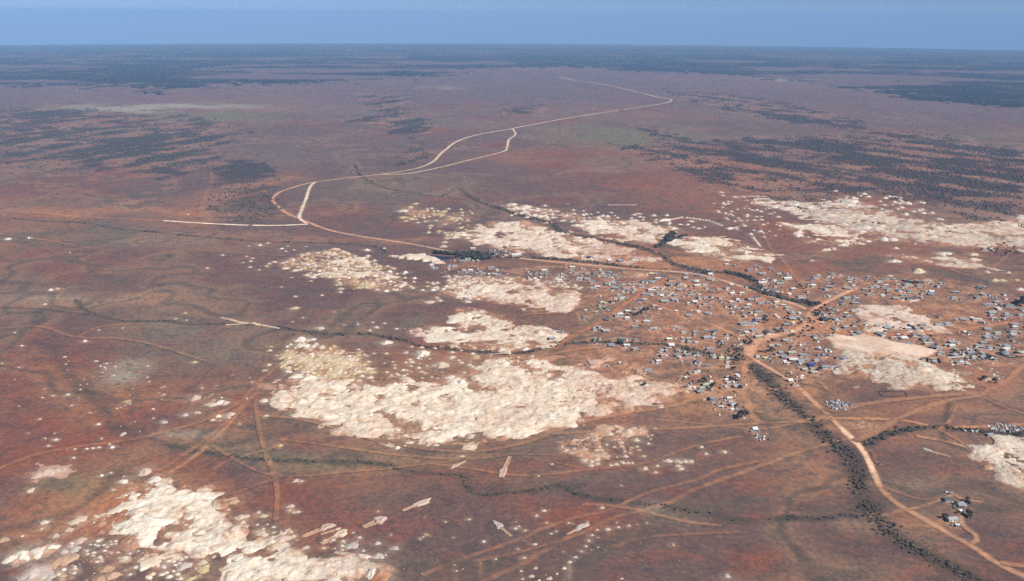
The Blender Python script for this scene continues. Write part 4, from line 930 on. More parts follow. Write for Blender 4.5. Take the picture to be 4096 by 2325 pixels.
def place_heaps():
    def seen_size(h):
        return h[2] / math.sqrt(h[0] ** 2 + h[1] ** 2 + CAM_H ** 2)
    vis = []
    for h in HEAPS:
        px, py = project(h[0], h[1], float(land_z(h[0], h[1])))
        if -60 < px < 4160 and py < 2380: vis.append(h)
    vis.sort(key=lambda h: -seen_size(h))
    for h in vis: halo(h[0], h[1], h[2] * 2.2 + 1.5, np.array(HEAPCOL[h[3]]) * .8, .55)
    big, rest = vis[:300], vis[300:]
    items = []
    med = {}
    for h in big: med.setdefault((h[4], h[3]), []).append(h[2])
    for i, (x, y, r, c, where, prio) in enumerate(big):
        hh = min(r * random.uniform(.32, .5) * (.6 if i % 2 == 0 else 1), 8)
        o = link('mullock_heap', HEAPM[c, i % 6], None, (x, y, float(land_z(x, y)) + (.3 if prio == .55 else 0)), random.uniform(0, 6.28), (r * random.uniform(.95, 1.2), r * random.uniform(.8, 1.05), hh))
        o['category'] = 'spoil heap'; o['group'] = 'spoil heaps of ' + where
        L = med[where, c]
        size = 'big' if (len(L) > 5 and r > np.quantile(L, .66)) else 'small' if (len(L) > 5 and r < np.quantile(L, .33)) else 'middling'
        items.append({'obj': o, 'x': x, 'y': y, 'desc': size + ' ' + c, 'at': where})
    name_apart(items, lambda d, at, o: ('%s spoil heap by %s' % (d, at)) if o is None else '%s spoil heap by %s, %s from the left' % (d, at, o))
    V = []; Fc = []; Cc = []; nv = 0
    v0 = []
    ns = 9
    for q, (rr_, zz) in enumerate(((1.0, -.12), (.72, .32), (.3, .9))):
        for s in range(ns): v0.append((cos(2 * pi * s / ns) * rr_, sin(2 * pi * s / ns) * rr_, zz))
    v0.append((0, 0, 1.0)); v0 = np.array(v0)
    f0 = []
    for q in range(2):
        for s in range(ns):
            a = q * ns + s; b = q * ns + (s + 1) % ns
            f0 += [(a, b, b + ns), (a, b + ns, a + ns)]
    f0 += [(2 * ns + s, 2 * ns + (s + 1) % ns, 3 * ns) for s in range(ns)]
    f0 = np.array(f0)
    for (x, y, r, c, where, prio) in rest:
        jit = RNG.uniform(.85, 1.15, (len(v0), 1))
        v = v0 * jit * np.array([r * random.uniform(.9, 1.2), r * random.uniform(.7, 1.0), min(r * random.uniform(.38, .58), 7)])
        V.append(v + np.array([x, y, float(land_z(x, y))])); Fc.append(f0 + nv); nv += len(v0)
        Cc.append(np.tile(np.array(HEAPCOL[c]) * random.uniform(.8, 1.05), (len(v0), 1)))
    me = mesh_np('mullock_heaps', np.vstack(V), np.vstack(Fc), M['spoil'])
    set_col(me, 'albedo', np.vstack(Cc))
    kind(link('mullock_heaps', me), 'stuff', 'many more little pale spoil heaps dotted over the plain')
    print('heaps', len(big), len(rest))
place_heaps()

# ------------------------------------------------------------------ bulldozer cuts: a scraped tongue with a fan of spoil pushed out at its end
def dozer_cut(px0, py0, px1, py1, w_px, label, k, ox, oy, c='cream', fan=1.0):
    w_px *= .85
    x0, y0 = P1(ox + px0 * k, oy + py0 * k); x1, y1 = P1(ox + px1 * k, oy + py1 * k)   # open end -> fan end
    L = math.hypot(x1 - x0, y1 - y0); a = math.atan2(y1 - y0, x1 - x0)
    w = metres(w_px * k, x0, y0) * .5
    root = bpy.data.objects.new('dozer_cut', None); COL.objects.link(root)
    root.location = (x0, y0, 0); root.rotation_euler = (0, 0, a)
    root['label'] = label; root['category'] = 'dozer cut'; root['group'] = 'bulldozer cuts'
    ca, sa = cos(a), sin(a)
    def Zg(u, v): return float(land_z(x0 + u * ca - v * sa, y0 + u * sa + v * ca))
    n = 14; V = []; F = []
    prof = [(-1.35, -.1), (-1.0, .75), (-.72, .25), (-.3, .05), (.3, .05), (.72, .25), (1.0, .75), (1.35, -.1)]
    for i in range(n + 1):
        t = i / n; u = L * .72 * t; tp = .68 + .25 * t
        for q, (s, z) in enumerate(prof):
            j = random.uniform(.84, 1.14)
            V.append((u, s * w * .62 * j * tp, Zg(u, s * w * .62 * tp) + z * (w * .10 + .3) * (1 if 1 <= i <= n - 1 else .3) * j + .06))
    m = len(prof)
    for i in range(n):
        for q in range(m - 1):
            b = i * m + q; F.append((b, b + 1, b + m + 1, b + m)[::-1])
    link('scraped_trench', poly_mesh('scraped_trench', V, F, M['heap_tan' if c != 'white' else 'heap_cream']), root)
    V = []; F = []
    ns = 20; rings = [1.0, .86, .62, .3]; zz = [-.05, .5, .95, .8]
    cx = L * .85
    for q, r in enumerate(rings):
        for s in range(ns):
            th = 2 * pi * s / ns
            rx = L * .32 * fan * (1 if cos(th) > 0 else .8); ry = w * 1.3 * fan
            kx = r * (1 + .16 * sin(3 * th + L) + .1 * sin(5 * th + 2 * L)) * random.uniform(.86, 1.12)
            u = cx + rx * cos(th) * kx; v = ry * sin(th) * kx
            V.append((u, v, Zg(u, v) + zz[q] * min(w * .5, 4.2)))
    V.append((cx, 0, Zg(cx, 0) + .7 * min(w * .5, 4.2)))
    for q in range(3):
        for s in range(ns):
            aa = q * ns + s; b = q * ns + (s + 1) % ns; F.append((aa, b, b + ns, aa + ns))
    F += [(3 * ns + s, 3 * ns + (s + 1) % ns, 4 * ns) for s in range(ns)]
    link('pushed_spoil', poly_mesh('pushed_spoil', V, F, M['heap_' + c]), root)
B2 = (Z, 1024, 1744); D2 = (Z, 2048, 1744)
dozer_cut(1075, 915, 1260, 835, 110, 'pinkish bulldozer cut with a ribbed square fan on the gibber slope', *B2, c='pink', fan=1.1)
dozer_cut(1470, 750, 1690, 660, 60, 'narrow bulldozer cut ending in a bright cream fan below the south creek', *B2, c='cream', fan=1.4)
dozer_cut(2560, 1005, 2400, 875, 75, 'grey bulldozer cut with its tail pointing to the crossing tracks', *B2, c='grey')
dozer_cut(2545, 205, 2462, 385, 75, 'long pink bulldozer cut pointing at the south creek', *B2, c='pink')
dozer_cut(2105, 250, 1975, 312, 60, 'short pinkish bulldozer cut above the south creek', *B2, c='pink')
dozer_cut(465, 1012, 740, 900, 90, 'large pink bulldozer cut, uppermost of the three beside the front spoil field', *B2, c='pink')
dozer_cut(648, 988, 845, 928, 50, 'slim cream bulldozer cut between two larger ones beside the front field', *B2, c='cream', fan=.6)
dozer_cut(655, 1082, 880, 965, 95, 'wide cream bulldozer cut, lowest of the three beside the front spoil field', *B2, c='cream')
dozer_cut(790, 1165, 1120, 1218, 80, 'pale pink bulldozer cut running into the end of the front spoil field', *B2, c='white', fan=.8)
dozer_cut(552, 990, 715, 900, 45, 'thin orange bulldozer cut with a grey fan beside the crossing tracks', *D2, c='grey', fan=1.5)
dozer_cut(1830, 210, 1550, 130, 50, 'pale bulldozer cut on the purple slope east of the graded road', Z, 3072, 1744, c='grey', fan=.8)
dozer_cut(1690, 555, 1510, 585, 60, 'pale bulldozer cut with a white fan beyond the north spoil field', Z, 2048, 650, c='white')
dozer_cut(2275, 645, 2170, 668, 45, 'small pale bulldozer cut alone on the red plain', Z, 2048, 650, c='white')
dozer_cut(2138, 740, 2015, 765, 60, 'pale bulldozer cut beside the bend spoil field', Z, 2048, 650, c='cream')
dozer_cut(680, 855, 565, 882, 50, 'tan bulldozer cut below the far spoil field', Z, 3072, 650, c='cream')
dozer_cut(2380, 215 + 1744 - 1744, 2180, 440 - 170, 40, 'orange scrape beside the track above the front spoil field', Z, 0, 1904, c='tan', fan=.7)

# ------------------------------------------------------------------ town: houses, sheds, tanks, fences
def house_meshes():
    """unit buildings: 1 wide (x), 1 deep (y), walls 1 high; the roof is its own shape"""
    G = {}
    h = .5
    # gable
    wv = [(-h, -h, -.15), (h, -h, -.15), (h, h, -.15), (-h, h, -.15), (-h, -h, 1), (h, -h, 1), (h, h, 1), (-h, h, 1), (-h, 0, 1.38), (h, 0, 1.38)]
    wf = [(0, 1, 5, 4), (2, 3, 7, 6), (1, 2, 6, 9, 5), (3, 0, 4, 8, 7)]
    e = .56; t = .06
    rv = [(-e, -e, .95), (e, -e, .95), (e, 0, 1.42), (-e, 0, 1.42), (e, e, .95), (-e, e, .95)]
    rv += [(x, y, z - t) for x, y, z in rv]
    rf = [(0, 1, 2, 3), (3, 2, 4, 5), (9, 8, 7, 6), (11, 10, 8, 9), (0, 6, 7, 1), (5, 4, 10, 11), (1, 7, 8, 2), (2, 8, 10, 4), (0, 3, 9, 6), (3, 5, 11, 9)]
    G['gable'] = (wv, wf, rv, rf)
    # hip
    wv = [(-h, -h, -.15), (h, -h, -.15), (h, h, -.15), (-h, h, -.15), (-h, -h, 1), (h, -h, 1), (h, h, 1), (-h, h, 1)]
    wf = [(0, 1, 5, 4), (1, 2, 6, 5), (2, 3, 7, 6), (3, 0, 4, 7)]
    rv = [(-e, -e, .95), (e, -e, .95), (e, e, .95), (-e, e, .95), (-.2, 0, 1.45), (.2, 0, 1.45), (-e, -e, .9), (e, -e, .9), (e, e, .9), (-e, e, .9)]
    rf = [(0, 1, 5, 4), (1, 2, 5), (2, 3, 4, 5), (3, 0, 4), (6, 7, 1, 0), (7, 8, 2, 1), (8, 9, 3, 2), (9, 6, 0, 3), (9, 8, 7, 6)]
    G['hip'] = (wv, wf, rv, rf)
    # skillion
    wv = [(-h, -h, -.15), (h, -h, -.15), (h, h, -.15), (-h, h, -.15), (-h, -h, .9), (h, -h, .9), (h, h, 1.12), (-h, h, 1.12)]
    rv = [(-e, -e, .9), (e, -e, .9), (e, e, 1.16), (-e, e, 1.16), (-e, -e, .84), (e, -e, .84), (e, e, 1.1), (-e, e, 1.1)]
    rf = [(0, 1, 2, 3), (7, 6, 5, 4), (0, 4, 5, 1), (1, 5, 6, 2), (2, 6, 7, 3), (3, 7, 4, 0)]
    G['skillion'] = (wv, wf, rv, rf)
    # arched shed
    n = 8
    arc = [(cos(pi * i / n) * .52, .75 + sin(pi * i / n) * .6) for i in range(n + 1)]
    wv = [(-h, -h, -.15), (h, -h, -.15), (h, h, -.15), (-h, h, -.15), (-h, -h, .75), (h, -h, .75), (h, h, .75), (-h, h, .75)] + [(s * .5, y * .96, z - .02) for s in (-1, 1) for y, z in arc]
    wf2 = list(wf) + [tuple(8 + i for i in range(n + 1))[::-1], tuple(8 + n + 1 + i for i in range(n + 1))]
    rv = [(s * .52, y, z) for s in (-1, 1) for y, z in arc]
    rf = [(i, i + 1, n + 1 + i + 1, n + 1 + i)[::-1] for i in range(n)]
    G['arch'] = (wv, wf2, rv, rf)
    return G
HG = house_meshes()
HM = {}
for tname, (wv, wf, rv, rf) in HG.items():
    for k in WALLCOL: HM['wall', tname, k] = poly_mesh('wall', wv, wf, M['wall_%d' % k])
    for k in ROOFCOL: HM['roof', tname, k] = poly_mesh('roof', rv, rf, M['roof_' + k])
    for k in ROOFCOL:
        for w in (0, 2, 3):
            me = poly_mesh('shed', list(wv) + list(rv), [f for f in wf] + [tuple(i + len(wv) for i in f) for f in rf], [M['wall_%d' % w], M['roof_' + k]])
            for i, p in enumerate(me.polygons): p.material_index = 0 if i < len(wf) else 1
            HM['shed', tname, k, w] = me
def verandah_mesh(k):
    v = [(-.52, -1.0, .72), (.52, -1.0, .72), (.52, 0, .93), (-.52, 0, .93), (-.52, -1.0, .68), (.52, -1.0, .68), (.52, 0, .89), (-.52, 0, .89)]
    f = [(0, 1, 2, 3), (7, 6, 5, 4), (0, 4, 5, 1), (1, 5, 6, 2), (2, 6, 7, 3), (3, 7, 4, 0)]
    for px in (-.5, -.17, .17, .5):
        b = len(v); a = .012
        v += [(px + sx * a, -.97 + sy * a * 4, z) for z in (-.1, .7) for sx, sy in ((-1, -1), (1, -1), (1, 1), (-1, 1))]
        f += [(b, b + 1, b + 5, b + 4), (b + 1, b + 2, b + 6, b + 5), (b + 2, b + 3, b + 7, b + 6), (b + 3, b, b + 4, b + 7)]
    return poly_mesh('verandah', v, f, M['roof_' + k])
VM = {k: verandah_mesh(k) for k in ROOFCOL}
def box_mesh(name, mat):
    h = .5
    v = [(-h, -h, 0), (h, -h, 0), (h, h, 0), (-h, h, 0), (-h, -h, 1), (h, -h, 1), (h, h, 1), (-h, h, 1)]
    return poly_mesh(name, v, [(3, 2, 1, 0), (4, 5, 6, 7), (0, 1, 5, 4), (1, 2, 6, 5), (2, 3, 7, 6), (3, 0, 4, 7)], mat)
WIN = box_mesh('window', M['dark']); DOOR = box_mesh('door', M['door']); CHIM = box_mesh('chimney', M['wall_1'])

TOWN = []   # (x, y, width m, colour, thin?)
def town(txt, k, ox, oy):
    for t in txt.split():
        p = t.split(',')
        px, py, w = ox + float(p[0]) * k, oy + float(p[1]) * k, float(p[2]) * k
        x, y = P1(px, py)
        TOWN.append((x, y, metres(w, x, y), p[3], w, px, py))
Q = .2339
town('820,118,90,w 1125,145,60,g 1370,98,95,d 1320,150,70,b 1190,150,30,g 1385,145,40,g 1215,205,35,g 1385,225,60,c 1450,195,40,g 1560,232,170,w 1660,240,30,g 500,315,45,g 635,332,110,b 735,300,105,n 905,322,65,w 825,325,25,w 115,395,70,w 165,462,120,g 415,408,50,g 505,418,95,g 405,468,70,w 335,515,40,b 665,482,75,g 785,492,85,w 585,525,70,b 710,525,50,g 880,545,80,b 945,508,60,b 1130,445,120,g 1240,492,50,w 910,460,40,g 945,460,30,c 1010,540,60,n 1100,555,45,w 1165,545,50,c 1225,570,85,b 1375,598,45,g 1735,458,30,b 1770,523,30,w 1805,560,40,w 2040,492,105,w 1905,545,50,g 2000,560,80,g 2080,550,60,g 1775,615,25,w 1880,628,60,w 2410,390,50,n 2520,438,90,w 2345,548,45,g 2510,500,70,b 2490,540,40,g 2280,598,35,w 2345,612,35,w 2390,628,60,b 2300,658,90,w 1990,212,40,g 2080,205,35,g 2470,660,60,b', Q, 1700, 970)
town('165,468,35,b 435,478,50,w 105,445,40,g 260,268,100,d 320,275,40,g 590,320,80,w 765,322,105,b 1025,322,95,w 35,535,75,g 205,540,70,b 325,545,90,b 475,520,70,b 600,530,95,b 655,568,40,c 555,558,60,b 480,550,40,w 405,585,65,c 120,585,40,w 515,602,80,g 690,575,40,g 640,618,30,w 710,605,50,d 828,492,55,b 75,625,75,w 40,652,50,c 210,640,100,g 300,695,105,b 655,675,60,g 550,725,100,b 590,745,30,w 640,710,120,g 770,745,75,b 960,748,80,g 830,725,40,g 1135,755,90,g 385,775,100,w 445,770,80,c 310,805,110,n 690,790,110,b 865,805,90,g 640,835,75,g 820,852,60,b 885,838,70,b 1025,815,60,c 1000,862,60,g 1020,695,60,b 1155,685,80,b 1240,690,60,g 1330,690,120,b 1415,632,100,w 1520,598,80,d 1310,548,80,y 1380,550,70,g 1900,560,80,g 2115,572,90,b 2310,555,80,w 2280,492,40,w 1640,655,110,d 1890,622,85,c 2320,645,110,g 2080,680,140,w 1645,740,70,g 1800,712,90,g 1780,752,80,b 1885,765,60,y 2090,752,110,w 2215,740,80,g 1310,835,130,w 1400,795,50,w 1215,905,140,g 1310,908,60,c 1420,885,90,g 1485,917,80,w 1575,924,45,w 1720,915,90,g 1610,798,30,g 1785,822,90,g 1910,835,60,b 1995,890,80,n 1965,922,80,g 1850,935,40,w 2125,895,60,g 2340,858,80,b 2460,815,70,c 2255,800,60,g 2125,962,90,g 2230,960,55,g 2335,945,80,g 2350,1005,70,v 2480,965,70,g 2500,1030,50,g 2050,1025,90,w 1950,1055,70,w 2230,1070,80,g 2140,1115,70,y 2330,1125,40,b 750,920,80,g 700,962,70,g 780,988,110,c 830,965,50,w 640,1030,110,d 465,1040,80,w 520,1052,60,y 415,1090,70,b 560,1140,90,d 505,1125,40,c 185,1178,50,w 365,1205,70,g 440,932,20,w 1110,1010,80,v 1195,990,75,w 1350,1100,80,c 1455,1162,65,w 1730,1188,50,w 1530,1014,140,n 1470,1015,35,w 1700,990,120,g 1750,1022,50,c 1040,1145,80,b 1160,1150,100,g 905,1197,90,w 1070,1225,80,g 740,1267,130,b 770,1245,100,w 890,1312,90,w 1055,1355,60,g 1215,1288,70,b 1225,1368,120,w 1300,1342,30,c 145,1315,70,d 545,1330,90,d 1945,1260,110,g 2110,1195,70,w 2270,1222,100,g', Q, 2300, 970)
town('25,388,65,w 165,402,70,n 510,412,50,b 590,430,75,b 415,485,90,b 525,475,40,b 785,465,80,g 620,545,110,g 915,555,80,g 1070,545,40,b 1085,597,80,b 1065,628,140,w 640,702,140,w 660,655,60,w 730,632,40,g 855,668,75,w 920,680,50,b 985,680,60,b 940,722,120,c 860,768,60,b 830,838,100,b 905,868,50,w 110,735,75,w 40,800,90,g 370,780,50,g 690,795,60,g 640,800,40,g 120,890,80,w 130,855,50,g 290,885,80,w 215,988,70,w 270,1020,80,g 110,1030,70,w 430,990,110,b 550,950,90,d 610,1050,110,b 735,1045,70,g 885,1040,85,w 860,1105,90,c 1000,1088,80,w 1075,1135,105,c 405,1085,90,w 360,1135,100,g 120,1120,90,b 15,1125,40,w 240,1150,70,g 135,1212,45,w 525,1170,60,b 440,1210,70,c 580,1215,120,g 520,1252,60,y 710,1260,80,y 340,1275,85,w 570,1322,120,g 380,1412,240,g 500,1372,90,v 865,1260,50,w 910,1298,50,w 1150,1215,130,g 1265,1217,70,c 1140,1312,110,g 1230,1295,110,g 1290,1325,80,g 1150,1388,110,y 1060,1425,110,g 1160,810,80,w 1100,895,75,w 1300,945,140,g 1420,870,50,c 1510,752,80,w 1505,695,50,b 1430,730,60,d 1550,612,110,b 1600,575,70,c 1845,555,90,b 1770,605,40,w 1750,630,40,w 1745,668,70,c 1975,568,60,g 1790,775,120,g 1715,812,110,g 1910,885,60,g 1770,925,70,w 2095,795,120,g 2190,740,70,g 2125,660,70,w 2140,697,60,w 2175,620,60,b 2250,637,70,b 2120,615,30,w 2455,605,75,n 2415,650,40,g 1905,708,90,r 2390,820,80,g 2460,905,90,n 2495,832,60,r 2510,775,70,b 2080,965,120,g 2250,975,80,g 2020,1080,90,b 1990,1045,60,v 2230,1055,120,g 2190,1185,90,g 2065,1225,50,w 2100,1282,100,g 1790,1150,80,g 1920,1165,50,g 1825,1232,90,c 1690,1240,110,g 1590,1252,80,g 1720,1322,150,n 1890,1320,110,g 1990,1320,70,b 1920,1390,60,g 1660,1392,60,w 2300,1370,80,d 2410,1420,60,g 2200,1430,90,b', Q, 2900, 970)
town('135,645,75,n 85,680,100,b 225,640,60,g 340,645,65,b 205,745,75,w 545,668,110,g 730,672,70,g 580,740,150,g 770,760,85,b 845,692,60,b 930,695,50,b 1000,718,25,g 1140,705,65,g 1200,712,30,g 1080,762,90,g 405,725,70,n 500,785,70,g 55,770,70,b 25,745,50,b 160,775,70,g 260,815,90,g 65,850,40,g 230,878,60,b 150,922,70,w 430,835,90,b 615,850,120,b 500,920,100,g 370,968,110,g 630,978,160,d 740,940,30,c 805,958,60,b 805,885,70,b 900,845,50,b 980,852,80,w 960,895,100,b 1390,865,100,g 1365,962,100,g 1480,992,25,g 1805,785,110,d 1760,960,110,g 1685,945,40,w 1850,900,80,g 2215,900,80,g 2250,980,60,g 1990,1080,90,g 2100,1035,100,g 1905,1078,70,g 2190,1080,70,g 2320,1100,140,b 2120,1145,120,w 2480,1030,110,b 2520,1160,100,g 2000,1210,110,n 2070,1200,50,w 2260,1225,70,b 2000,1260,80,g 2285,1270,120,b 2220,1320,60,g 2050,1320,80,c 2500,1255,100,b 1410,1335,60,g 1520,1325,110,g 1760,1335,140,c 1850,1375,80,c 1670,1305,60,w 2410,1420,140,b 1100,1290,60,g 1255,1405,130,n 1110,1430,130,g 830,1430,110,g 625,1430,90,w 270,1255,60,b 60,1440,80,g 240,1435,60,g', Q, 3496, 970)
town('405,10,60,w 335,50,75,b 530,70,130,g 1030,5,110,g 1330,30,70,g 1380,35,45,w 1430,25,40,b 1720,12,60,c 1680,40,50,g 1850,95,90,g 2060,95,80,g 2040,150,50,b 2395,85,110,d 2255,190,140,g 2380,142,60,c 2365,175,50,b 2240,65,50,g 2500,270,100,b 330,220,90,n 430,220,40,g 830,215,150,b 1045,230,50,b 885,325,110,w 1030,385,105,g 435,315,60,b 615,318,120,b 1610,220,100,w 1640,312,110,w 1840,258,70,n 1950,265,80,g 1940,205,90,c 1835,195,30,w 2080,275,60,w 1575,380,70,g 1560,415,60,w 1460,435,60,g 1755,405,90,g 1880,430,60,b 2310,390,110,g 1510,500,100,g 1755,498,100,b 1800,532,70,w 2120,515,80,g 1930,490,120,g 2050,465,100,d 2370,505,110,n 2490,537,110,y 1335,605,50,g 1425,590,90,w 1830,600,55,g 2060,612,90,v 2145,615,40,g 2285,668,80,b 2115,670,50,g 765,620,45,w 1260,750,110,g 1205,765,30,w 2060,780,70,b 1960,790,70,b 2120,770,50,w 2250,1000,150,c 2330,945,60,w 1925,1025,80,b 2170,1060,110,n 2120,1107,90,b 2340,1077,50,w 2345,1240,140,b 2395,1258,40,w 2430,1330,35,b 2530,1310,30,b 2520,1380,30,w 1890,870,40,w 2040,1050,40,w', Q, 2300, 1310)
town('290,70,80,b 380,102,80,w 490,62,120,g 730,100,170,d 900,35,80,g 1045,75,80,g 1140,75,60,y 570,172,130,c 35,135,60,g 40,210,30,w 240,220,30,w 270,300,60,g 370,267,60,c 220,322,25,c 1530,175,110,g 1620,155,50,g 1555,225,75,b 1750,198,50,g 1030,235,110,g 1130,230,50,b 790,325,85,c 920,315,80,g 1145,345,70,b 1290,320,50,w 1360,295,60,g 1385,390,60,w 1600,380,100,w 1785,410,50,w 1720,400,60,b 950,437,80,g 1150,452,140,c 870,470,70,g 560,520,70,w 690,540,70,y 770,565,45,g 1000,515,110,b 1340,490,110,g 1430,475,40,d 1600,490,60,g 1680,495,40,b 1740,485,90,d 1170,560,150,w 1300,597,120,g 1380,560,80,b 1550,575,90,b 1020,600,60,w 1080,628,50,w 1470,655,110,v 1270,705,70,b 1360,730,90,c 1490,720,70,b 1530,792,110,c 1730,700,130,b 1840,702,90,g 1910,712,60,d 2055,555,110,b 1930,535,80,d 1120,800,60,c 1110,915,90,w 1220,920,40,w 1315,855,50,w 1170,995,80,g 2280,115,150,g 2160,100,30,w 2370,150,70,w 2200,142,80,g 1890,40,110,g 2060,10,100,g 40,620,60,g 30,680,70,g 205,830,60,w 235,862,40,w 60,870,90,n 20,915,60,w 60,960,80,c 195,1020,120,g 150,962,30,w 10,1015,50,b 75,1230,90,w 75,1277,40,w 130,1340,110,g 125,1420,60,w 205,1427,30,g 50,535,70,n 130,555,60,b', Q, 2900, 1310)
town('220,15,110,g 340,10,50,b 580,32,90,w 720,32,80,g 110,132,170,n 420,140,50,w 690,155,85,b 770,130,70,g 850,150,35,w 330,192,80,c 500,190,130,w 390,190,50,b 840,215,120,g 895,195,60,b 965,250,90,g 1080,300,55,b 900,290,100,c 600,295,100,b 500,298,50,w 1000,350,90,d 1100,375,90,b 1340,270,110,g 1440,280,60,g 1230,315,80,g 1330,335,90,w 1380,380,70,g 1400,405,60,c 1600,385,50,w 1550,90,60,w 1620,120,50,b 1930,40,110,g 2100,112,110,n 1930,140,90,g 1930,190,140,g 2060,182,40,g 2370,90,100,g 2500,100,50,g 2370,145,90,g 2375,240,70,b 2405,10,90,w 1870,280,100,g 1810,335,120,g 1750,357,40,c 1970,372,80,b 1975,340,60,g 2080,360,70,g 2140,315,70,c 2270,335,100,b 2260,387,120,w 2240,465,180,b 2340,487,80,g 2530,440,80,w 1360,485,120,b 1430,490,50,w 1520,475,60,b 1640,450,130,b 1840,450,80,g 1105,485,60,g 1150,455,90,g 1590,535,45,n 1700,530,90,n 1860,515,110,g 1900,552,60,w 2000,545,60,w 2070,560,60,b 1485,588,80,b 1500,612,70,w 1420,615,80,b 1600,640,50,w 820,560,40,n 1010,560,60,g 1030,600,80,g', Q, 3496, 1310)
town('800,985,80,d 935,1030,90,b 840,1195,100,g 900,1260,40,w 935,1105,20,w 830,915,20,b 1250,280,60,b', .3708, 3496, 1640)
town('2285,1165,70,g 2430,1300,55,w 2410,1325,38,b 2460,1368,20,b 485,332,60,b 400,397,70,g', Z, 2048, 1200)

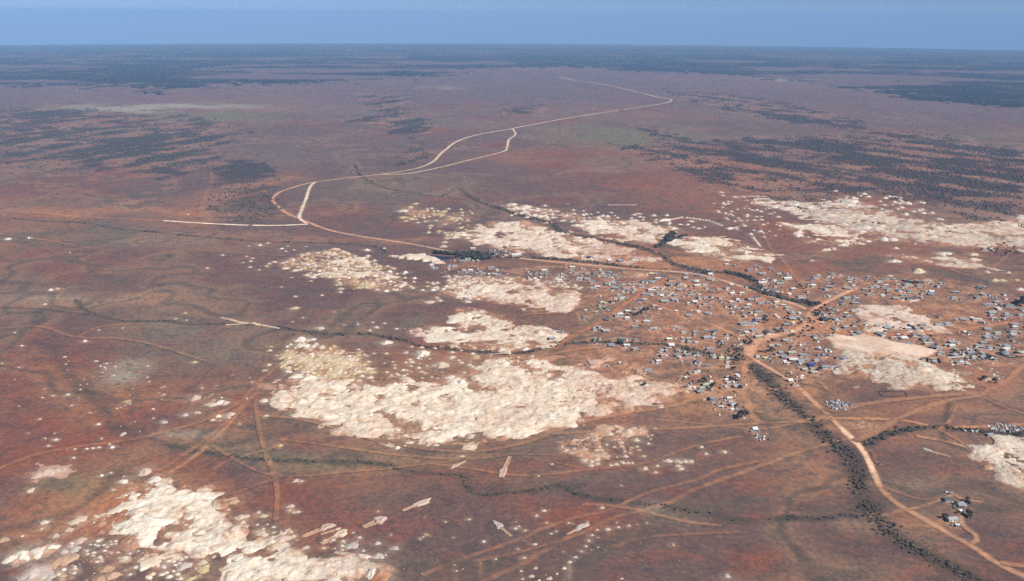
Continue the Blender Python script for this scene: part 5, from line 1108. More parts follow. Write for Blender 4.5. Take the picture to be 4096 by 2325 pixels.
LANDMARKS = [(1745, 1030, 'the dam'), (1890, 1000, 'the lone white hall above the dam'), (1855, 1045, 'the dark grove'), (2010, 1000, 'the dark-roofed yard by the grove'), (2065, 1024, 'the long white shed'), (1760, 1072, 'the scattered huts below the dam'), (1880, 1088, 'the bare paddock corner'), (1975, 1105, 'the pink spoil above town'),
 (2175, 1092, 'the walled yard on the red flat'), (2245, 1115, 'the white water tower'), (2370, 1096, 'the blue-roofed row'), (2440, 1095, 'the end of the blue-roofed row'), (2360, 1135, 'the open red ground west of town'), (2530, 1045, 'the spoil beside the plain road'), (2420, 1160, 'the long white wall'), (2560, 1102, 'the pale sand mound'), (2620, 1100, 'the yellow hut'), (2630, 1165, 'the white walled compound'), (2690, 1150, 'the broken white fence'), (2790, 1145, 'the arched white shed'), (2760, 1100, 'the roadside scrub'), (2870, 1100, 'the creek bend'), (2720, 1185, 'the square fenced yard'),
 (2480, 1200, 'the fork of the red street'), (2420, 1220, 'the west edge of town'), (2560, 1245, 'the dark hedge'), (2620, 1205, 'the long green roof'), (2700, 1215, 'the pale diagonal street'), (2850, 1200, 'the deep blue roof'), (2780, 1260, 'the vacant block'), (2540, 1290, 'the big white roof'), (2440, 1280, 'the cream spoil bank'),
 (2920, 1065, 'the houses over the creek'), (3050, 1100, 'the north creek houses'), (3150, 1110, 'the white-roofed long shed'), (3090, 1160, 'the curved white roof'), (2960, 1200, 'the road by the creek scrub'), (2950, 1260, 'the yellow trims'), (3080, 1210, 'the cream-roofed sheds on the corner'), (3100, 1270, 'the orange clearing'), (3180, 1280, 'the long town shops'), (3010, 1300, 'the great school roof'), (3270, 1240, 'the corner grove'), (3320, 1285, 'the dark-fronted hall'), (3240, 1190, 'the long creek thicket'), (3330, 1120, 'the north-east lots'), (3400, 1130, 'the rusty shed'), (3480, 1150, 'the pale straight road'), (3400, 1200, 'the quarry edge'), (3390, 1265, 'the quarry foot'),
 (3540, 1130, 'the top row of the east side'), (3620, 1140, 'the dark shrubs on the east side'), (3720, 1140, 'the twin blue cottages'), (3640, 1200, 'the long dark roof'), (3700, 1185, 'the blue cottages'), (3820, 1195, 'the open eastern flat'), (3920, 1155, 'the lone dark homestead'), (3950, 1190, 'the scrapyard'), (4010, 1220, 'the far east lots'), (4060, 1240, 'the dark eastern trees'), (3970, 1255, 'the green hut'), (3900, 1285, 'the long cream roof'), (4050, 1290, 'the east road'), (3760, 1300, 'the east end of the quarry'), (3640, 1305, 'the caravan row'), (3560, 1305, 'the quarry floor'),
 (2380, 1325, 'the gully mouth'), (2540, 1315, 'the scraped clearing'), (2630, 1320, 'the pale crescent track'), (2500, 1365, 'the creekside cottages'), (2440, 1385, 'the pink scraped bank'), (2700, 1360, 'the creek bend houses'), (2760, 1380, 'the white caravan roof'), (2800, 1330, 'the sandy rise'), (2850, 1370, 'the school fence'), (2680, 1410, 'the slope below the creek'), (2740, 1430, 'the twin grey roofs'), (2840, 1430, 'the creek grove'), (2640, 1455, 'the big white-walled hut'), (2780, 1460, 'the blue panel roof'), (2600, 1490, 'the pink gully'), (2770, 1500, 'the olive spoil'), (2830, 1545, 'the shaded homestead'), (2850, 1600, 'the lone house by the south track'), (2480, 1455, 'the car wrecks'),
 (2990, 1340, 'the white school walls'), (3060, 1335, 'the wide dark hall'), (3160, 1330, 'the yellow truck yard'), (2960, 1400, 'the street corner trees'), (3140, 1370, 'the roadside shrubs'), (3270, 1355, 'the pale track'), (3330, 1345, 'the three white tanks'), (3440, 1340, 'the long shed above the pad'), (3110, 1410, 'the long fenced yard'), (3200, 1390, 'the red yards'), (3290, 1405, 'the pad slope'), (3060, 1440, 'the yellow cottage'), (3160, 1450, 'the middle row'), (3270, 1430, 'the dark carport'), (3190, 1480, 'the red lane'), (3260, 1475, 'the deep blue roofs'), (3320, 1475, 'the spoil edge yard'), (3380, 1440, 'the blue roof on the spoil'), (3170, 1520, 'the cream earth banks'), (3230, 1495, 'the cream truck shed'), (2920, 1525, 'the south homestead'), (2940, 1560, 'the lone grey roof'), (2930, 1630, 'the two white roofs'), (2910, 1460, 'the roundabout scrub'),
 (3550, 1315, 'the shrubby bank'), (3610, 1345, 'the ridge houses'), (3680, 1350, 'the upper ridge lane'), (3720, 1365, 'the ridge turn'), (3740, 1395, 'the white gully'), (3810, 1375, 'the sandy yards'), (3870, 1340, 'the bare eastern slope'), (3950, 1345, 'the green roof'), (4050, 1340, 'the eastern edge'), (3930, 1385, 'the fenced shed'), (4020, 1395, 'the cream cottage'), (4040, 1425, 'the walled villa'), (3820, 1425, 'the long pale wall'), (3930, 1440, 'the tree-shaded yard'), (3850, 1450, 'the raised white house'), (3740, 1445, 'the two dark fences'), (3690, 1440, 'the pale green tank'),
 (3800, 2010, 'the dark station sheds'), (3820, 2090, 'the white scraped loop'), (2960, 1665, 'the small southern camp'), (2230, 1340, 'the ridge spoil field'), (3960, 1745, 'the east creek wrecks'), (3010, 1725, 'the track crossroads')]
LMA = np.array([(a, b) for a, b, c in LANDMARKS], float)

def landmark(px, py):
    d = (LMA[:, 0] - px) ** 2 + ((LMA[:, 1] - py) * 2.2) ** 2
    return LANDMARKS[int(np.argmin(d))][2]

def build_town():
    seen = []
    TOWN_ = sorted(TOWN, key=lambda t: -t[4])
    items_h = []; items_s = []; nh = 0
    rng = random.Random(5)
    kept = []
    for x, y, w, c, wp, px, py in TOWN_:
        if any(abs(x - a) < (w + b) * .36 and abs(y - e) < 5 for a, e, b in kept): continue
        kept.append((x, y, w))
        house = wp >= 14.5 and nh < 300  # the widest buildings become houses; every other building is named shed
        w = max(w * .88, 2.4)
        halo(x, y, w * .9 + 7, lin(186, 140, 110), .5)
        long_ = w > 17
        dep = min(max(w * (.62 if w < 12 else .55), 2.4), 10.5)
        if long_: dep = min(w * .34, 12)
        hgt = 2.5 if w < 7 else 2.9 if w < 16 else 3.6
        rz = rng.gauss(.06, .16)
        if not long_ and rng.random() < .22: rz += pi / 2
        if not long_ and rng.random() < .15: rz += rng.uniform(-.6, .6)
        z = float(land_z(x, y))
        typ = rng.choice(['gable', 'gable', 'hip', 'skillion']) if house else rng.choice(['gable', 'skillion', 'skillion'])
        if c == 'w' and w > 13 and rng.random() < .25: typ = 'arch'
        cname = ROOFCOL[c][0]
        at = landmark(px, py)
        if house:
            nh += 1
            root = bpy.data.objects.new('house' if not long_ else 'long_shed', None); COL.objects.link(root)
            root.location = (x, y, z); root.rotation_euler = (0, 0, rz)
            wk = rng.choice([0, 0, 1, 2, 2, 3])
            sc = (w, dep, hgt)
            link('wall', HM['wall', typ, wk], root, None, 0, sc)
            rf = link('roof', HM['roof', typ, c], root, None, 0, sc)
            if wp > 18:
                link('door', DOOR, root, (w * .1, -dep * .5 - .03, 0), 0, (.95, .08, 2.05))
                for sx in (-.28, .34): link('window', WIN, root, (w * sx, -dep * .5 - .03, .95), 0, (min(1.6, w * .14), .08, 1.0))
            if wp > 17 and rng.random() < .55 and not long_:
                side = rng.choice([0, pi])
                vv = link('verandah', VM[c], root, (0, -dep * .5 if side == 0 else dep * .5, 0), side, (w * .96, 2.4, hgt))
            if wp > 20 and rng.random() < .3 and typ != 'arch':
                link('chimney', CHIM, root, (w * .22, dep * .1, hgt * .9), 0, (.7, .7, hgt * .62))
            root['category'] = 'house' if not long_ else 'shed'
            root['group'] = 'houses of the mining town'
            items_h.append({'obj': root, 'x': x, 'y': y, 'desc': cname + ('-roofed house' if not long_ else '-roofed long shed'), 'at': at})
        else:
            o = link('shed', HM['shed', typ, c, rng.choice([0, 2, 3])], None, (x, y, z), rz, (w, dep, min(hgt, 2.4)))
            o['category'] = 'shed'; o['group'] = 'smaller buildings of the mining town'
            items_s.append({'obj': o, 'x': x, 'y': y, 'desc': 'small ' + cname + ' building', 'at': at})
    ph = lambda d, at, o: ('%s beside %s' % (d, at)) if o is None else '%s beside %s, %s from the left' % (d, at, o)
    name_apart(items_h, ph); name_apart(items_s, ph)
    print('houses', len(items_h), 'sheds', len(items_s))
    return kept
KEPT = build_town()

# parked cars and utes in the yards, and the loose junk around every house
def car_mesh(c):
    me_v = []; me_f = []; mats = []
    def box(x0, x1, y0, y1, z0, z1, tx=0, m=0):
        b = len(me_v)
        me_v.extend([(x0, y0, z0), (x1, y0, z0), (x1, y1, z0), (x0, y1, z0), (x0 + tx, y0 + .08, z1), (x1 - tx, y0 + .08, z1), (x1 - tx, y1 - .08, z1), (x0 + tx, y1 - .08, z1)])
        me_f.extend([(b + 4, b + 5, b + 6, b + 7), (b, b + 1, b + 5, b + 4), (b + 1, b + 2, b + 6, b + 5), (b + 2, b + 3, b + 7, b + 6), (b + 3, b, b + 4, b + 7), (b + 3, b + 2, b + 1, b)])
        mats.extend([m] * 6)
    box(-2.2, 2.2, -.9, .9, .35, .95); box(-1.3, .9, -.82, .82, .95, 1.5, .35, 1); box(-1.0, .6, -.74, .74, 1.5, 1.54)
    for wx in (-1.4, 1.4):
        for wy in (-.9, .72): box(wx - .34, wx + .34, wy, wy + .18, 0, .66, .1, 2)
    me = poly_mesh('parked_car', me_v, me_f, [M['roof_' + c], M['dark'], M['fence_dark']])
    for i, p in enumerate(me.polygons): p.material_index = mats[i]
    return me
CARM = {c: car_mesh(c) for c in 'wbrgcn'}
def yards():
    rng = random.Random(21); items = []
    for i, (x, y, w) in enumerate(KEPT):
        if w < 7 or i % 3: continue
        a = rng.uniform(pi, 2 * pi); q = w * .5 + rng.uniform(3, 6)
        cx, cy = x + cos(a) * q, y + sin(a) * q
        if any(abs(cx - k[0]) < k[2] * .55 + 2.5 and abs(cy - k[1]) < 6 for k in KEPT): continue
        c = rng.choice('wwwwbrgcn')
        o = link('parked_car', CARM[c], None, (cx, cy, float(land_z(cx, cy)) + .02), rng.uniform(0, 6.28), (1.1, 1.1, 1.1))
        o['category'] = 'car'; o['group'] = 'cars parked in the yards'
        px, py = project(cx, cy, float(land_z(cx, cy)))
        items.append({'obj': o, 'x': cx, 'y': cy, 'desc': ROOFCOL[c][0] + ' car', 'at': landmark(float(px), float(py))})
    name_apart(items, lambda d, at, o: ('%s parked near %s' % (d, at)) if o is None else '%s parked near %s, %s from the left' % (d, at, o))
    r2 = np.random.default_rng(33); V = []; F = []; C = []
    cube = np.array([(-1, -1, 0), (1, -1, 0), (1, 1, 0), (-1, 1, 0), (-.9, -.9, 1), (.9, -.9, 1), (.9, .9, 1), (-.9, .9, 1)]) * .5
    fc = np.array([(4, 5, 6, 7), (0, 1, 5, 4), (1, 2, 6, 5), (2, 3, 7, 6), (3, 0, 4, 7)])
    for x, y, w in KEPT:
        for _ in range(int(r2.integers(3, 9))):
            a = r2.uniform(0, 2 * pi); q = w * .5 + r2.exponential(4.5) + .6
            cx, cy = x + cos(a) * q, y + sin(a) * q * 1.2
            s = .4 + 1.5 * r2.random() ** 2; t = r2.uniform(0, pi)
            v = cube * np.array([s * r2.uniform(1, 3), s, s * r2.uniform(.5, 1.1) * 2])
            v = v @ np.array([[cos(t), -sin(t), 0], [sin(t), cos(t), 0], [0, 0, 1]]).T + np.array([cx, cy, float(land_z(cx, cy)) - .02])
            F.append(fc + len(V) * 8); V.append(v)
            C.append(np.tile([(.42, .42, .43), (.6, .58, .55), (.14, .14, .15), (.07, .06, .05), (.25, .29, .36), (.3, .17, .11), (.10, .10, .07), (.09, .085, .06)][int(r2.integers(8))], (8, 1)))
    me = mesh_np('yard_junk', np.vstack(V), np.vstack(F), M['attr']); set_col(me, 'albedo', np.vstack(C))
    kind(link('yard_junk', me), 'stuff', 'loose junk, drums and timber littering the house yards')
    print('cars', len(items), 'junk', len(V))
yards()

# fences and long sheet-iron walls: endpoints on the photograph
def fence(pts, k, ox, oy, label, dark=False, h=1.9, th=.35):
    x, y = P([ox + p[0] * k for p in pts], [oy + p[1] * k for p in pts])
    root = bpy.data.objects.new('fence', None); COL.objects.link(root)
    root.location = (float(x[0]), float(y[0]), float(land_z(x[0], y[0])))
    root['label'] = label; root['category'] = 'fence'; root['group'] = 'fences of the mining town'
    for i in range(len(pts) - 1):
        L = math.hypot(x[i + 1] - x[i], y[i + 1] - y[i]); a = math.atan2(y[i + 1] - y[i], x[i + 1] - x[i])
        cx, cy = (x[i] + x[i + 1]) / 2, (y[i] + y[i + 1]) / 2
        link('fence_panel', box_mesh('fence_panel', M['fence_dark' if dark else 'fence']), root, (cx - x[0], cy - y[0], float(land_z(cx, cy)) - root.location.z - .1), a, (L, th, h))
fence([(1245, 815), (1370, 765), (1540, 775), (1475, 825), (1380, 815)], Q, 2300, 970, 'white sheet-iron fence enclosing the white walled compound')
fence([(1480, 842), (1680, 858), (1600, 925)], Q, 2300, 970, 'white angled fence below the white walled compound')
fence([(1530, 710), (1710, 720)], Q, 2300, 970, 'short white fence in front of a grey roof mid-town')
fence([(860, 718), (1065, 735)], Q, 2300, 970, 'long straight white wall west of the walled compound')
fence([(750, 1158), (980, 1190)], Q, 2300, 970, 'blue-grey straight fence running up to the dark hedge')
fence([(1020, 1188), (1200, 1192)], Q, 2300, 970, 'grey fence in front of the dark hedge')
fence([(910, 1040), (1130, 1075)], Q, 2300, 970, 'thin grey fence beside the red street')
fence([(1540, 712), (1600, 760)], Q, 2300, 970, 'dark side fence mid-town', True)
fence([(20, 1062), (130, 1075), (225, 1080)], Q, 2900, 970, 'long low cream wall beside the creek road')
fence([(715, 835), (790, 815), (965, 840)], Q, 2900, 970, 'bent white wall beside the creek thicket')
fence([(240, 148), (350, 140), (470, 240)], Q, 2900, 1310, 'white school fence with a sharp corner at the street')
fence([(455, 135), (510, 110), (640, 150), (680, 190)], Q, 2900, 1310, 'cream wall round the school yard')
fence([(555, 410), (700, 440)], Q, 2900, 1310, 'dark fence along the long fenced yard', True)
fence([(800, 790), (980, 860)], Q, 2900, 1310, 'low cream bank fence by the graded road')
fence([(610, 1025), (770, 990)], Q, 3496, 970, 'pale stray wall below the long dark roof')
fence([(470, 1005), (540, 965)], Q, 3496, 970, 'grey wing fence of the long dark roof')
fence([(1790, 755), (1925, 762)], Q, 3496, 970, 'pale fence behind the lone dark homestead')
fence([(1265, 525), (1540, 505)], Q, 3496, 1310, 'long pale wall along the ridge lane')
fence([(1700, 365), (1990, 400), (2030, 355)], Q, 3496, 1310, 'grey wall around the fenced shed')
fence([(920, 525), (925, 600)], Q, 3496, 1310, 'thin dark wall, western of two beside the spoil', True, 2.2, .8)  # thin walls given a dark brown colour all over
fence([(1105, 540), (1135, 620)], Q, 3496, 1310, 'thin dark wall, eastern of two beside the spoil', True, 2.2, .8)
fence([(2070, 450), (2330, 525), (2550, 505)], Q, 3496, 1310, 'dark fence in front of the walled villa', True, 1.6)
fence([(80, 1105), (130, 1180), (565, 1195), (530, 1105), (80, 1100)], Q, 3496, 1310, 'thin dark fence round a bare rectangular plot', True, .8, .22)
fence([(1870, 515), (2050, 580), (2060, 600)], Q, 1700, 970, 'grey yard fence on the red flat')

# three white tanks, the water tower and a green tank
def tank(px, py, w_px, k, ox, oy, c, label, stand=0.0):
    x, y = P1(ox + px * k, oy + py * k); r = metres(w_px * k, x, y) * .5
    root = bpy.data.objects.new('water_tank', None); COL.objects.link(root)
    root.location = (x, y, float(land_z(x, y)) - .1); root['label'] = label; root['category'] = 'water tank'; root['group'] = 'water tanks'
    n = 16; H = r * 1.1
    V = [(cos(2 * pi * i / n) * r, sin(2 * pi * i / n) * r, z) for z in (stand, stand + H) for i in range(n)]
    F = [(i, (i + 1) % n, n + (i + 1) % n, n + i) for i in range(n)]
    link('tank_wall', poly_mesh('tank_wall', V, F, M[c]), root)
    V = [(cos(2 * pi * i / n) * r * 1.03, sin(2 * pi * i / n) * r * 1.03, stand + H * .99) for i in range(n)] + [(0, 0, stand + H * 1.18)]
    link('tank_roof', poly_mesh('tank_roof', V, [(i, (i + 1) % n, n) for i in range(n)], M[c]), root)
    if stand:
        for sx, sy in ((-1, -1), (1, -1), (1, 1), (-1, 1)):
            link('leg', CHIM, root, (sx * r * .6, sy * r * .6, 0), 0, (.25, .25, stand))
for i, (a, nm) in enumerate(((1800, 'western'), (1855, 'middle'), (1910, 'eastern'))):
    tank(a, 140, 36, Q, 2900, 1310, 'wall_2', 'round white water tank above the flat pad, %s of three' % nm)
tank(820, 560, 38, Q, 3496, 1310, 'roof_n', 'round pale green tank standing on the town spoil')
tank(2280, 598, 32, Q, 1700, 970, 'wall_2', 'white water tower on legs west of town', 4.0)
tank(290, 765, 26, Z, 0, 650, 'wall_2', 'bright white round tank alone on the western plain')
tank(318, 766, 20, Z, 0, 650, 'roof_n', 'smaller pale tank beside the white one on the western plain')
tank(2072, 1135, 18, Z, 2048, 1200, 'roof_b', 'small blue-grey tank above a scraped ring south of town')
tank(2078, 1158, 20, Z, 2048, 1200, 'wall_2', 'small white tank in a scraped ring south of town')
for i, (a, b) in enumerate(((980, 232), (1060, 238), (1105, 238))):
    tank(a, b, 26, .3708, 3496, 1640, 'wall_2' if i else 'roof_c', 'squat %s tank beside the east creek, %s from the road' % (('cream', 'white', 'white')[i], ORD[i]))

# scrap dumps: nobody could count the pieces
def scrap(cx, cy, rx, ry, k, ox, oy, n, label):
    x0, y0 = P1(ox + cx * k, oy + cy * k); x1, _ = P1(ox + (cx + rx) * k, oy + cy * k); _, y1 = P1(ox + cx * k, oy + (cy - ry) * k)
    A, B = abs(x1 - x0), abs(y1 - y0)
    V = []; F = []; C = []
    rng = np.random.default_rng(n)
    cube = np.array([(-1, -1, 0), (1, -1, 0), (1, 1, 0), (-1, 1, 0), (-.8, -.7, 1), (.8, -.7, 1), (.8, .7, 1), (-.8, .7, 1)]) * .5
    fc = np.array([(4, 5, 6, 7), (0, 1, 5, 4), (1, 2, 6, 5), (2, 3, 7, 6), (3, 0, 4, 7)])
    for i in range(n):
        q = sqrt(rng.random()); t = rng.uniform(0, 2 * pi)
        x = x0 + A * q * cos(t); y = y0 + B * q * sin(t)
        s = .4 + 1.7 * rng.random() ** 1.8; a = rng.uniform(0, pi)
        v = cube * np.array([s * rng.uniform(1, 2), s, s * rng.uniform(.5, 1)])
        v[:, 2] *= 2
        R2 = np.array([[cos(a), -sin(a), 0], [sin(a), cos(a), 0], [0, 0, 1]])
        v = v @ R2.T + np.array([x, y, float(land_z(x, y)) + rng.uniform(-.1, .9) * (1 - q)])
        F.append(fc + len(V) * 8); V.append(v)
        col = [(.36, .36, .38), (.55, .55, .54), (.16, .18, .22), (.10, .08, .07), (.25, .28, .33), (.30, .18, .12), (.2, .15, .12)][int(rng.integers(7))]
        C.append(np.tile(col, (8, 1)))
    me = mesh_np('scrap_metal', np.vstack(V), np.vstack(F), M['attr']); set_col(me, 'albedo', np.vstack(C))
    o = kind(link('scrap_metal', me), 'stuff', label)
scrap(700, 1055, 135, 48, Z, 3072, 1200, 330, 'dump of glinting scrap and car bodies on the gibber')
scrap(1430, 200, 190, 45, .3708, 3496, 1640, 300, 'wrecked cars and scrap strewn by the east creek')
scrap(2000, 930, 100, 50, Q, 3496, 970, 90, 'scrapyard clutter on the far east side of town')
scrap(2515, 35, 60, 30, Z, 2048, 1744, 30, 'small litter of scrap by the crossroads')
scrap(330, 655, 340, 24, Q, 2300, 1310, 34, 'row of wrecked cars along the pink scraped bank')

# ------------------------------------------------------------------ dam: dark water behind a pale earth bank
def build_dam():
    pts = [(1662, 652), (1700, 646), (1760, 648), (1830, 653), (1860, 657), (1820, 662), (1770, 668), (1745, 664), (1715, 656)]
    x, y = P([1700 + (a - 1662) * 1.0 * 1.0 for a, b in pts], [1016 + (b - 646) * 1.0 for a, b in pts])
    outline = [(20, 215), (60, 212), (150, 225), (300, 245), (480, 258), (570, 262), (480, 270), (380, 290), (300, 303), (240, 298), (190, 275), (120, 258), (50, 245)]
    x, y = P([1700 + a * Q for a, b in outline], [970 + b * Q for a, b in outline])
    zc = float(max(land_z(x, y))) + .15
    V = [(float(a), float(b), zc) for a, b in zip(x, y)]
    kind(link('dam_water', poly_mesh('dam_water', V, [tuple(range(len(V)))[::-1]], M['water'])), 'structure', 'dark blue dam water behind a pale bank')
    # pale bank
    bank = [(1340, 940), (1480, 935), (1600, 935), (1690, 930), (1720, 945), (1790, 970), (1880, 1005), (1890, 1018), (1800, 1010), (1700, 995), (1580, 975), (1440, 962)]
    bx, by = P([1024 + a * Z for a, b in bank], [650 + b * Z for a, b in bank])
    poly = list(zip(bx.tolist(), by.tolist()))
    pa = np.array(poly); st = 2.0
    gx = np.arange(pa[:, 0].min() - 8, pa[:, 0].max() + 8, st); gy = np.arange(pa[:, 1].min() - 8, pa[:, 1].max() + 8, st)
    X, Y = np.meshgrid(gx, gy); xr, yr = X.ravel(), Y.ravel()
    ins = in_poly(xr + (fbm(xr, yr, 15, 2, 91) - .5) * 12, yr + (fbm(xr, yr, 15, 2, 92) - .5) * 20, poly)
    h = np.where(ins, .5 + 4 * fbm(xr, yr, 22, 3, 93), -.9)
    ny, nx = X.shape
    i = np.arange(ny - 1)[:, None] * nx + np.arange(nx - 1)[None]
    f = np.stack([i, i + 1, i + nx + 1, i + nx], -1).reshape(-1, 4)
    f = f[(h[f] > 0).any(1)]
    used = np.unique(f); rm = np.full(nx * ny, -1); rm[used] = np.arange(len(used))
    me = mesh_np('dam_bank', np.stack([xr[used], yr[used], land_z(xr[used], yr[used]) + h[used]], 1), rm[f], M['spoil'])
    set_col(me, 'albedo', np.tile(PAL['cream'], (len(used), 1)) * (.8 + .35 * fbm(xr[used], yr[used], 12, 3, 94))[:, None])
    kind(link('dam_bank', me), 'structure', 'pale earth bank thrown up beside the dam')
build_dam()

# flat-topped pale pad beside the town spoil
def build_pad(pts, h, col, label, step=1.5, k=K):
    poly = wpoly(pts, k); pa = np.array(poly)
    gx = np.arange(pa[:, 0].min() - 14, pa[:, 0].max() + 14, step); gy = np.arange(pa[:, 1].min() - 14, pa[:, 1].max() + 14, step)
    X, Y = np.meshgrid(gx, gy); xr, yr = X.ravel(), Y.ravel()
    d = np.full(xr.shape, 1e9)
    for i in range(len(poly)):
        ax, ay = poly[i]; bx, by = poly[(i + 1) % len(poly)]
        t = np.clip(((xr - ax) * (bx - ax) + (yr - ay) * (by - ay)) / ((bx - ax) ** 2 + (by - ay) ** 2 + 1e-9), 0, 1)
        d = np.minimum(d, np.hypot(xr - ax - t * (bx - ax), yr - ay - t * (by - ay)))
    ins = in_poly(xr, yr, poly)
    d = np.where(ins, d, -d) + (fbm(xr, yr, 30, 4, 95) - .5) * 34
    hh = np.clip(d / 9, -.2, 1) * h + (fbm(xr, yr, 14, 3, 96) - .5) * .5
    ny, nx = X.shape
    i = np.arange(ny - 1)[:, None] * nx + np.arange(nx - 1)[None]
    f = np.stack([i, i + 1, i + nx + 1, i + nx], -1).reshape(-1, 4)
    f = f[(hh[f] > 0).any(1)]
    used = np.unique(f); rm = np.full(nx * ny, -1); rm[used] = np.arange(len(used))
    me = mesh_np('spoil_pad', np.stack([xr[used], yr[used], land_z(xr[used], yr[used]) + hh[used]], 1), rm[f], M['spoil'])
    cc = np.tile(col * .82, (len(used), 1)) * (.82 + .3 * fbm(xr[used], yr[used], 30, 4, 97))[:, None]
    bl = np.clip(1 - d[used] / 14, 0, 1) * .6 + sstep(.5, .7, fbm(xr[used], yr[used], 45, 4, 98)) * .3
    cc = cc + (PAL['rust'] - cc) * np.clip(bl, 0, 1)[:, None]
    set_col(me, 'albedo', np.clip(cc, 0, .85))
    kind(link('spoil_pad', me), 'structure', label)
build_pad([(2060, 850), (2100, 842), (2160, 842), (2220, 850), (2290, 862), (2340, 880), (2330, 890), (2270, 896), (2200, 893), (2150, 885), (2090, 870)], 3.0, lin(240, 218, 198), 'broad flat pinkish pad of levelled spoil in town')
build_pad([(600, 948), (640, 950), (690, 965), (690, 976), (650, 976), (610, 962)], .7, lin(206, 178, 158), 'flat pale scraped pad west of the great spoil field')
build_pad([(70, 1185), (110, 1170), (170, 1168), (182, 1180), (150, 1198), (90, 1202)], .7, lin(214, 184, 170), 'flat pinkish pad at the western edge', 1.0)
build_pad([(50, 1440), (80, 1415), (150, 1408), (160, 1420), (140, 1440), (110, 1460), (60, 1462)], 2.0, lin(206, 190, 180), 'broad grey-white pad at the bottom corner', .8)
build_pad([(5, 1415), (50, 1385), (90, 1372), (135, 1362), (145, 1378), (120, 1395), (70, 1400), (30, 1425)], 2.0, lin(226, 208, 192), 'long white bank at the western edge', .8)
build_pad([(1560, 692), (1590, 684), (1625, 686), (1620, 692), (1585, 696)], 1.5, lin(216, 166, 130), 'pale sand mound among the houses', 1.5)
build_pad([(1290, 905), (1350, 890), (1420, 885), (1480, 890), (1420, 900), (1340, 908)], .5, lin(206, 158, 128), 'pinkish scraped bank below the west creek', 1.5)

# ------------------------------------------------------------------ trees and shrubs
def tree_meshes(seed, shape):
    rng = np.random.default_rng(seed)
    # trunk with limbs, unit height 1
    V = []; F = []
    def limb(p, q, r0, r1, n=5):
        p = np.array(p, float); q = np.array(q, float); b = len(V)
        for c, r in ((p, r0), (q, r1)):
            for i in range(n): V.append((c[0] + cos(2 * pi * i / n) * r, c[1] + sin(2 * pi * i / n) * r, c[2]))
        for i in range(n): F.append((b + i, b + (i + 1) % n, b + n + (i + 1) % n, b + n + i))
    fork = .34 if shape == 'tree' else .16
    limb((0, 0, -.06), (.02, .01, fork), .045, .032)
    ends = []
    for i in range(4):
        a = 2 * pi * i / 4 + rng.uniform(-.5, .5); e = (cos(a) * .24, sin(a) * .24, fork + rng.uniform(.22, .34)); ends.append(e)
        limb((.02, .01, fork - .02), e, .024, .010, 4)
    trunk = (V, F)
    CV = []; CF = []
    nb = 9 if shape == 'tree' else 7
    cen = [(e[0], e[1], e[2] + .06) for e in ends] + [(rng.uniform(-.2, .2), rng.uniform(-.2, .2), rng.uniform(.55, .85) if shape == 'tree' else rng.uniform(.4, .75)) for _ in range(nb - 4)]
    for c in cen:
        R = rng.uniform(.16, .27)
        for _ in range(17):
            d = rng.normal(size=3); d /= np.linalg.norm(d); d[2] *= .75
            p = np.array(c) + d * R * rng.uniform(.55, 1.05)
            s = rng.uniform(.06, .12)
            u = rng.normal(size=3); u -= d * u.dot(d) * .6; u /= np.linalg.norm(u) + 1e-6
            w = np.cross(u, d); w /= np.linalg.norm(w) + 1e-6
            b = len(CV)
            CV += [tuple(p - u * s - w * s * .6), tuple(p + u * s - w * s * .7), tuple(p + u * s * .8 + w * s), tuple(p - u * s * .7 + w * s * .8)]
            CF.append((b, b + 1, b + 2, b + 3))
    return trunk, (CV, CF)
TM = []
for i in range(8):
    sh = 'tree' if i < 4 else 'shrub'
    (tv, tf), (cv, cf) = tree_meshes(40 + i, sh)
    tr = poly_mesh('trunk', tv, tf, M['bark'])
    TM.append((tr, [poly_mesh('crown', cv, cf, M['leaf_%d' % q]) for q in range(3)], (cv, cf)))

TREES = []   # x, y, spread (m), where, kind
def trees(txt, k, ox, oy, where):
    for t in txt.split():
        a, b, w = (float(q) for q in t.split(',')[:3])
        x, y = P1(ox + a * k, oy + b * k)
        TREES.append((x, y, max(metres(w * k, x, y), 2.5), where, 'tree'))
trees('1280,770,70 1320,790,60 1380,800,60 1390,862,50 1600,1262,80 1540,1250,60 1700,1130,80 1650,1160,60 1550,1200,70 1860,1140,50 1500,1215,50 1740,1170,60 1620,1210,60 1440,1340,60 1425,1310,50 1450,1380,55 1520,1390,70 660,1370,90 710,1380,80 700,1300,70 500,1010,50 360,1010,60 270,1230,50 1070,1300,60 1300,1400,60 1950,1230,50 1750,1205,60 1840,1190,50 1700,1350,80 1780,1350,70 1640,1330,60', Q, 2900, 970, 'the town crossroads')
trees('800,410,90 770,420,60 840,420,60 1000,440,40 340,290,90 420,290,70 460,280,60 120,370,70 60,400,50 180,390,60 230,400,60 300,390,50 200,440,60 150,480,60 240,520,70 190,540,70 290,540,60 110,520,60 320,500,50 60,450,60 250,470,50 330,560,50 180,570,60 240,575,60 1160,150,70 1120,160,50 1200,140,50 800,255,70 850,245,50 1320,90,60 1310,120,50 1400,20,60 1490,60,70 960,70,70 920,100,60 1060,70,50 1260,170,50 1350,150,50 900,60,50 140,640,60 120,725,60 160,728,60 90,880,60 160,940,70 200,950,60 130,900,60 110,920,60 260,1045,60 290,1048,45 110,1195,40 150,1220,40 200,1355,60 1130,350,50 1620,735,70 1590,730,50 1860,100,50 1880,90,40', Q, 2900, 1310, 'the main street')
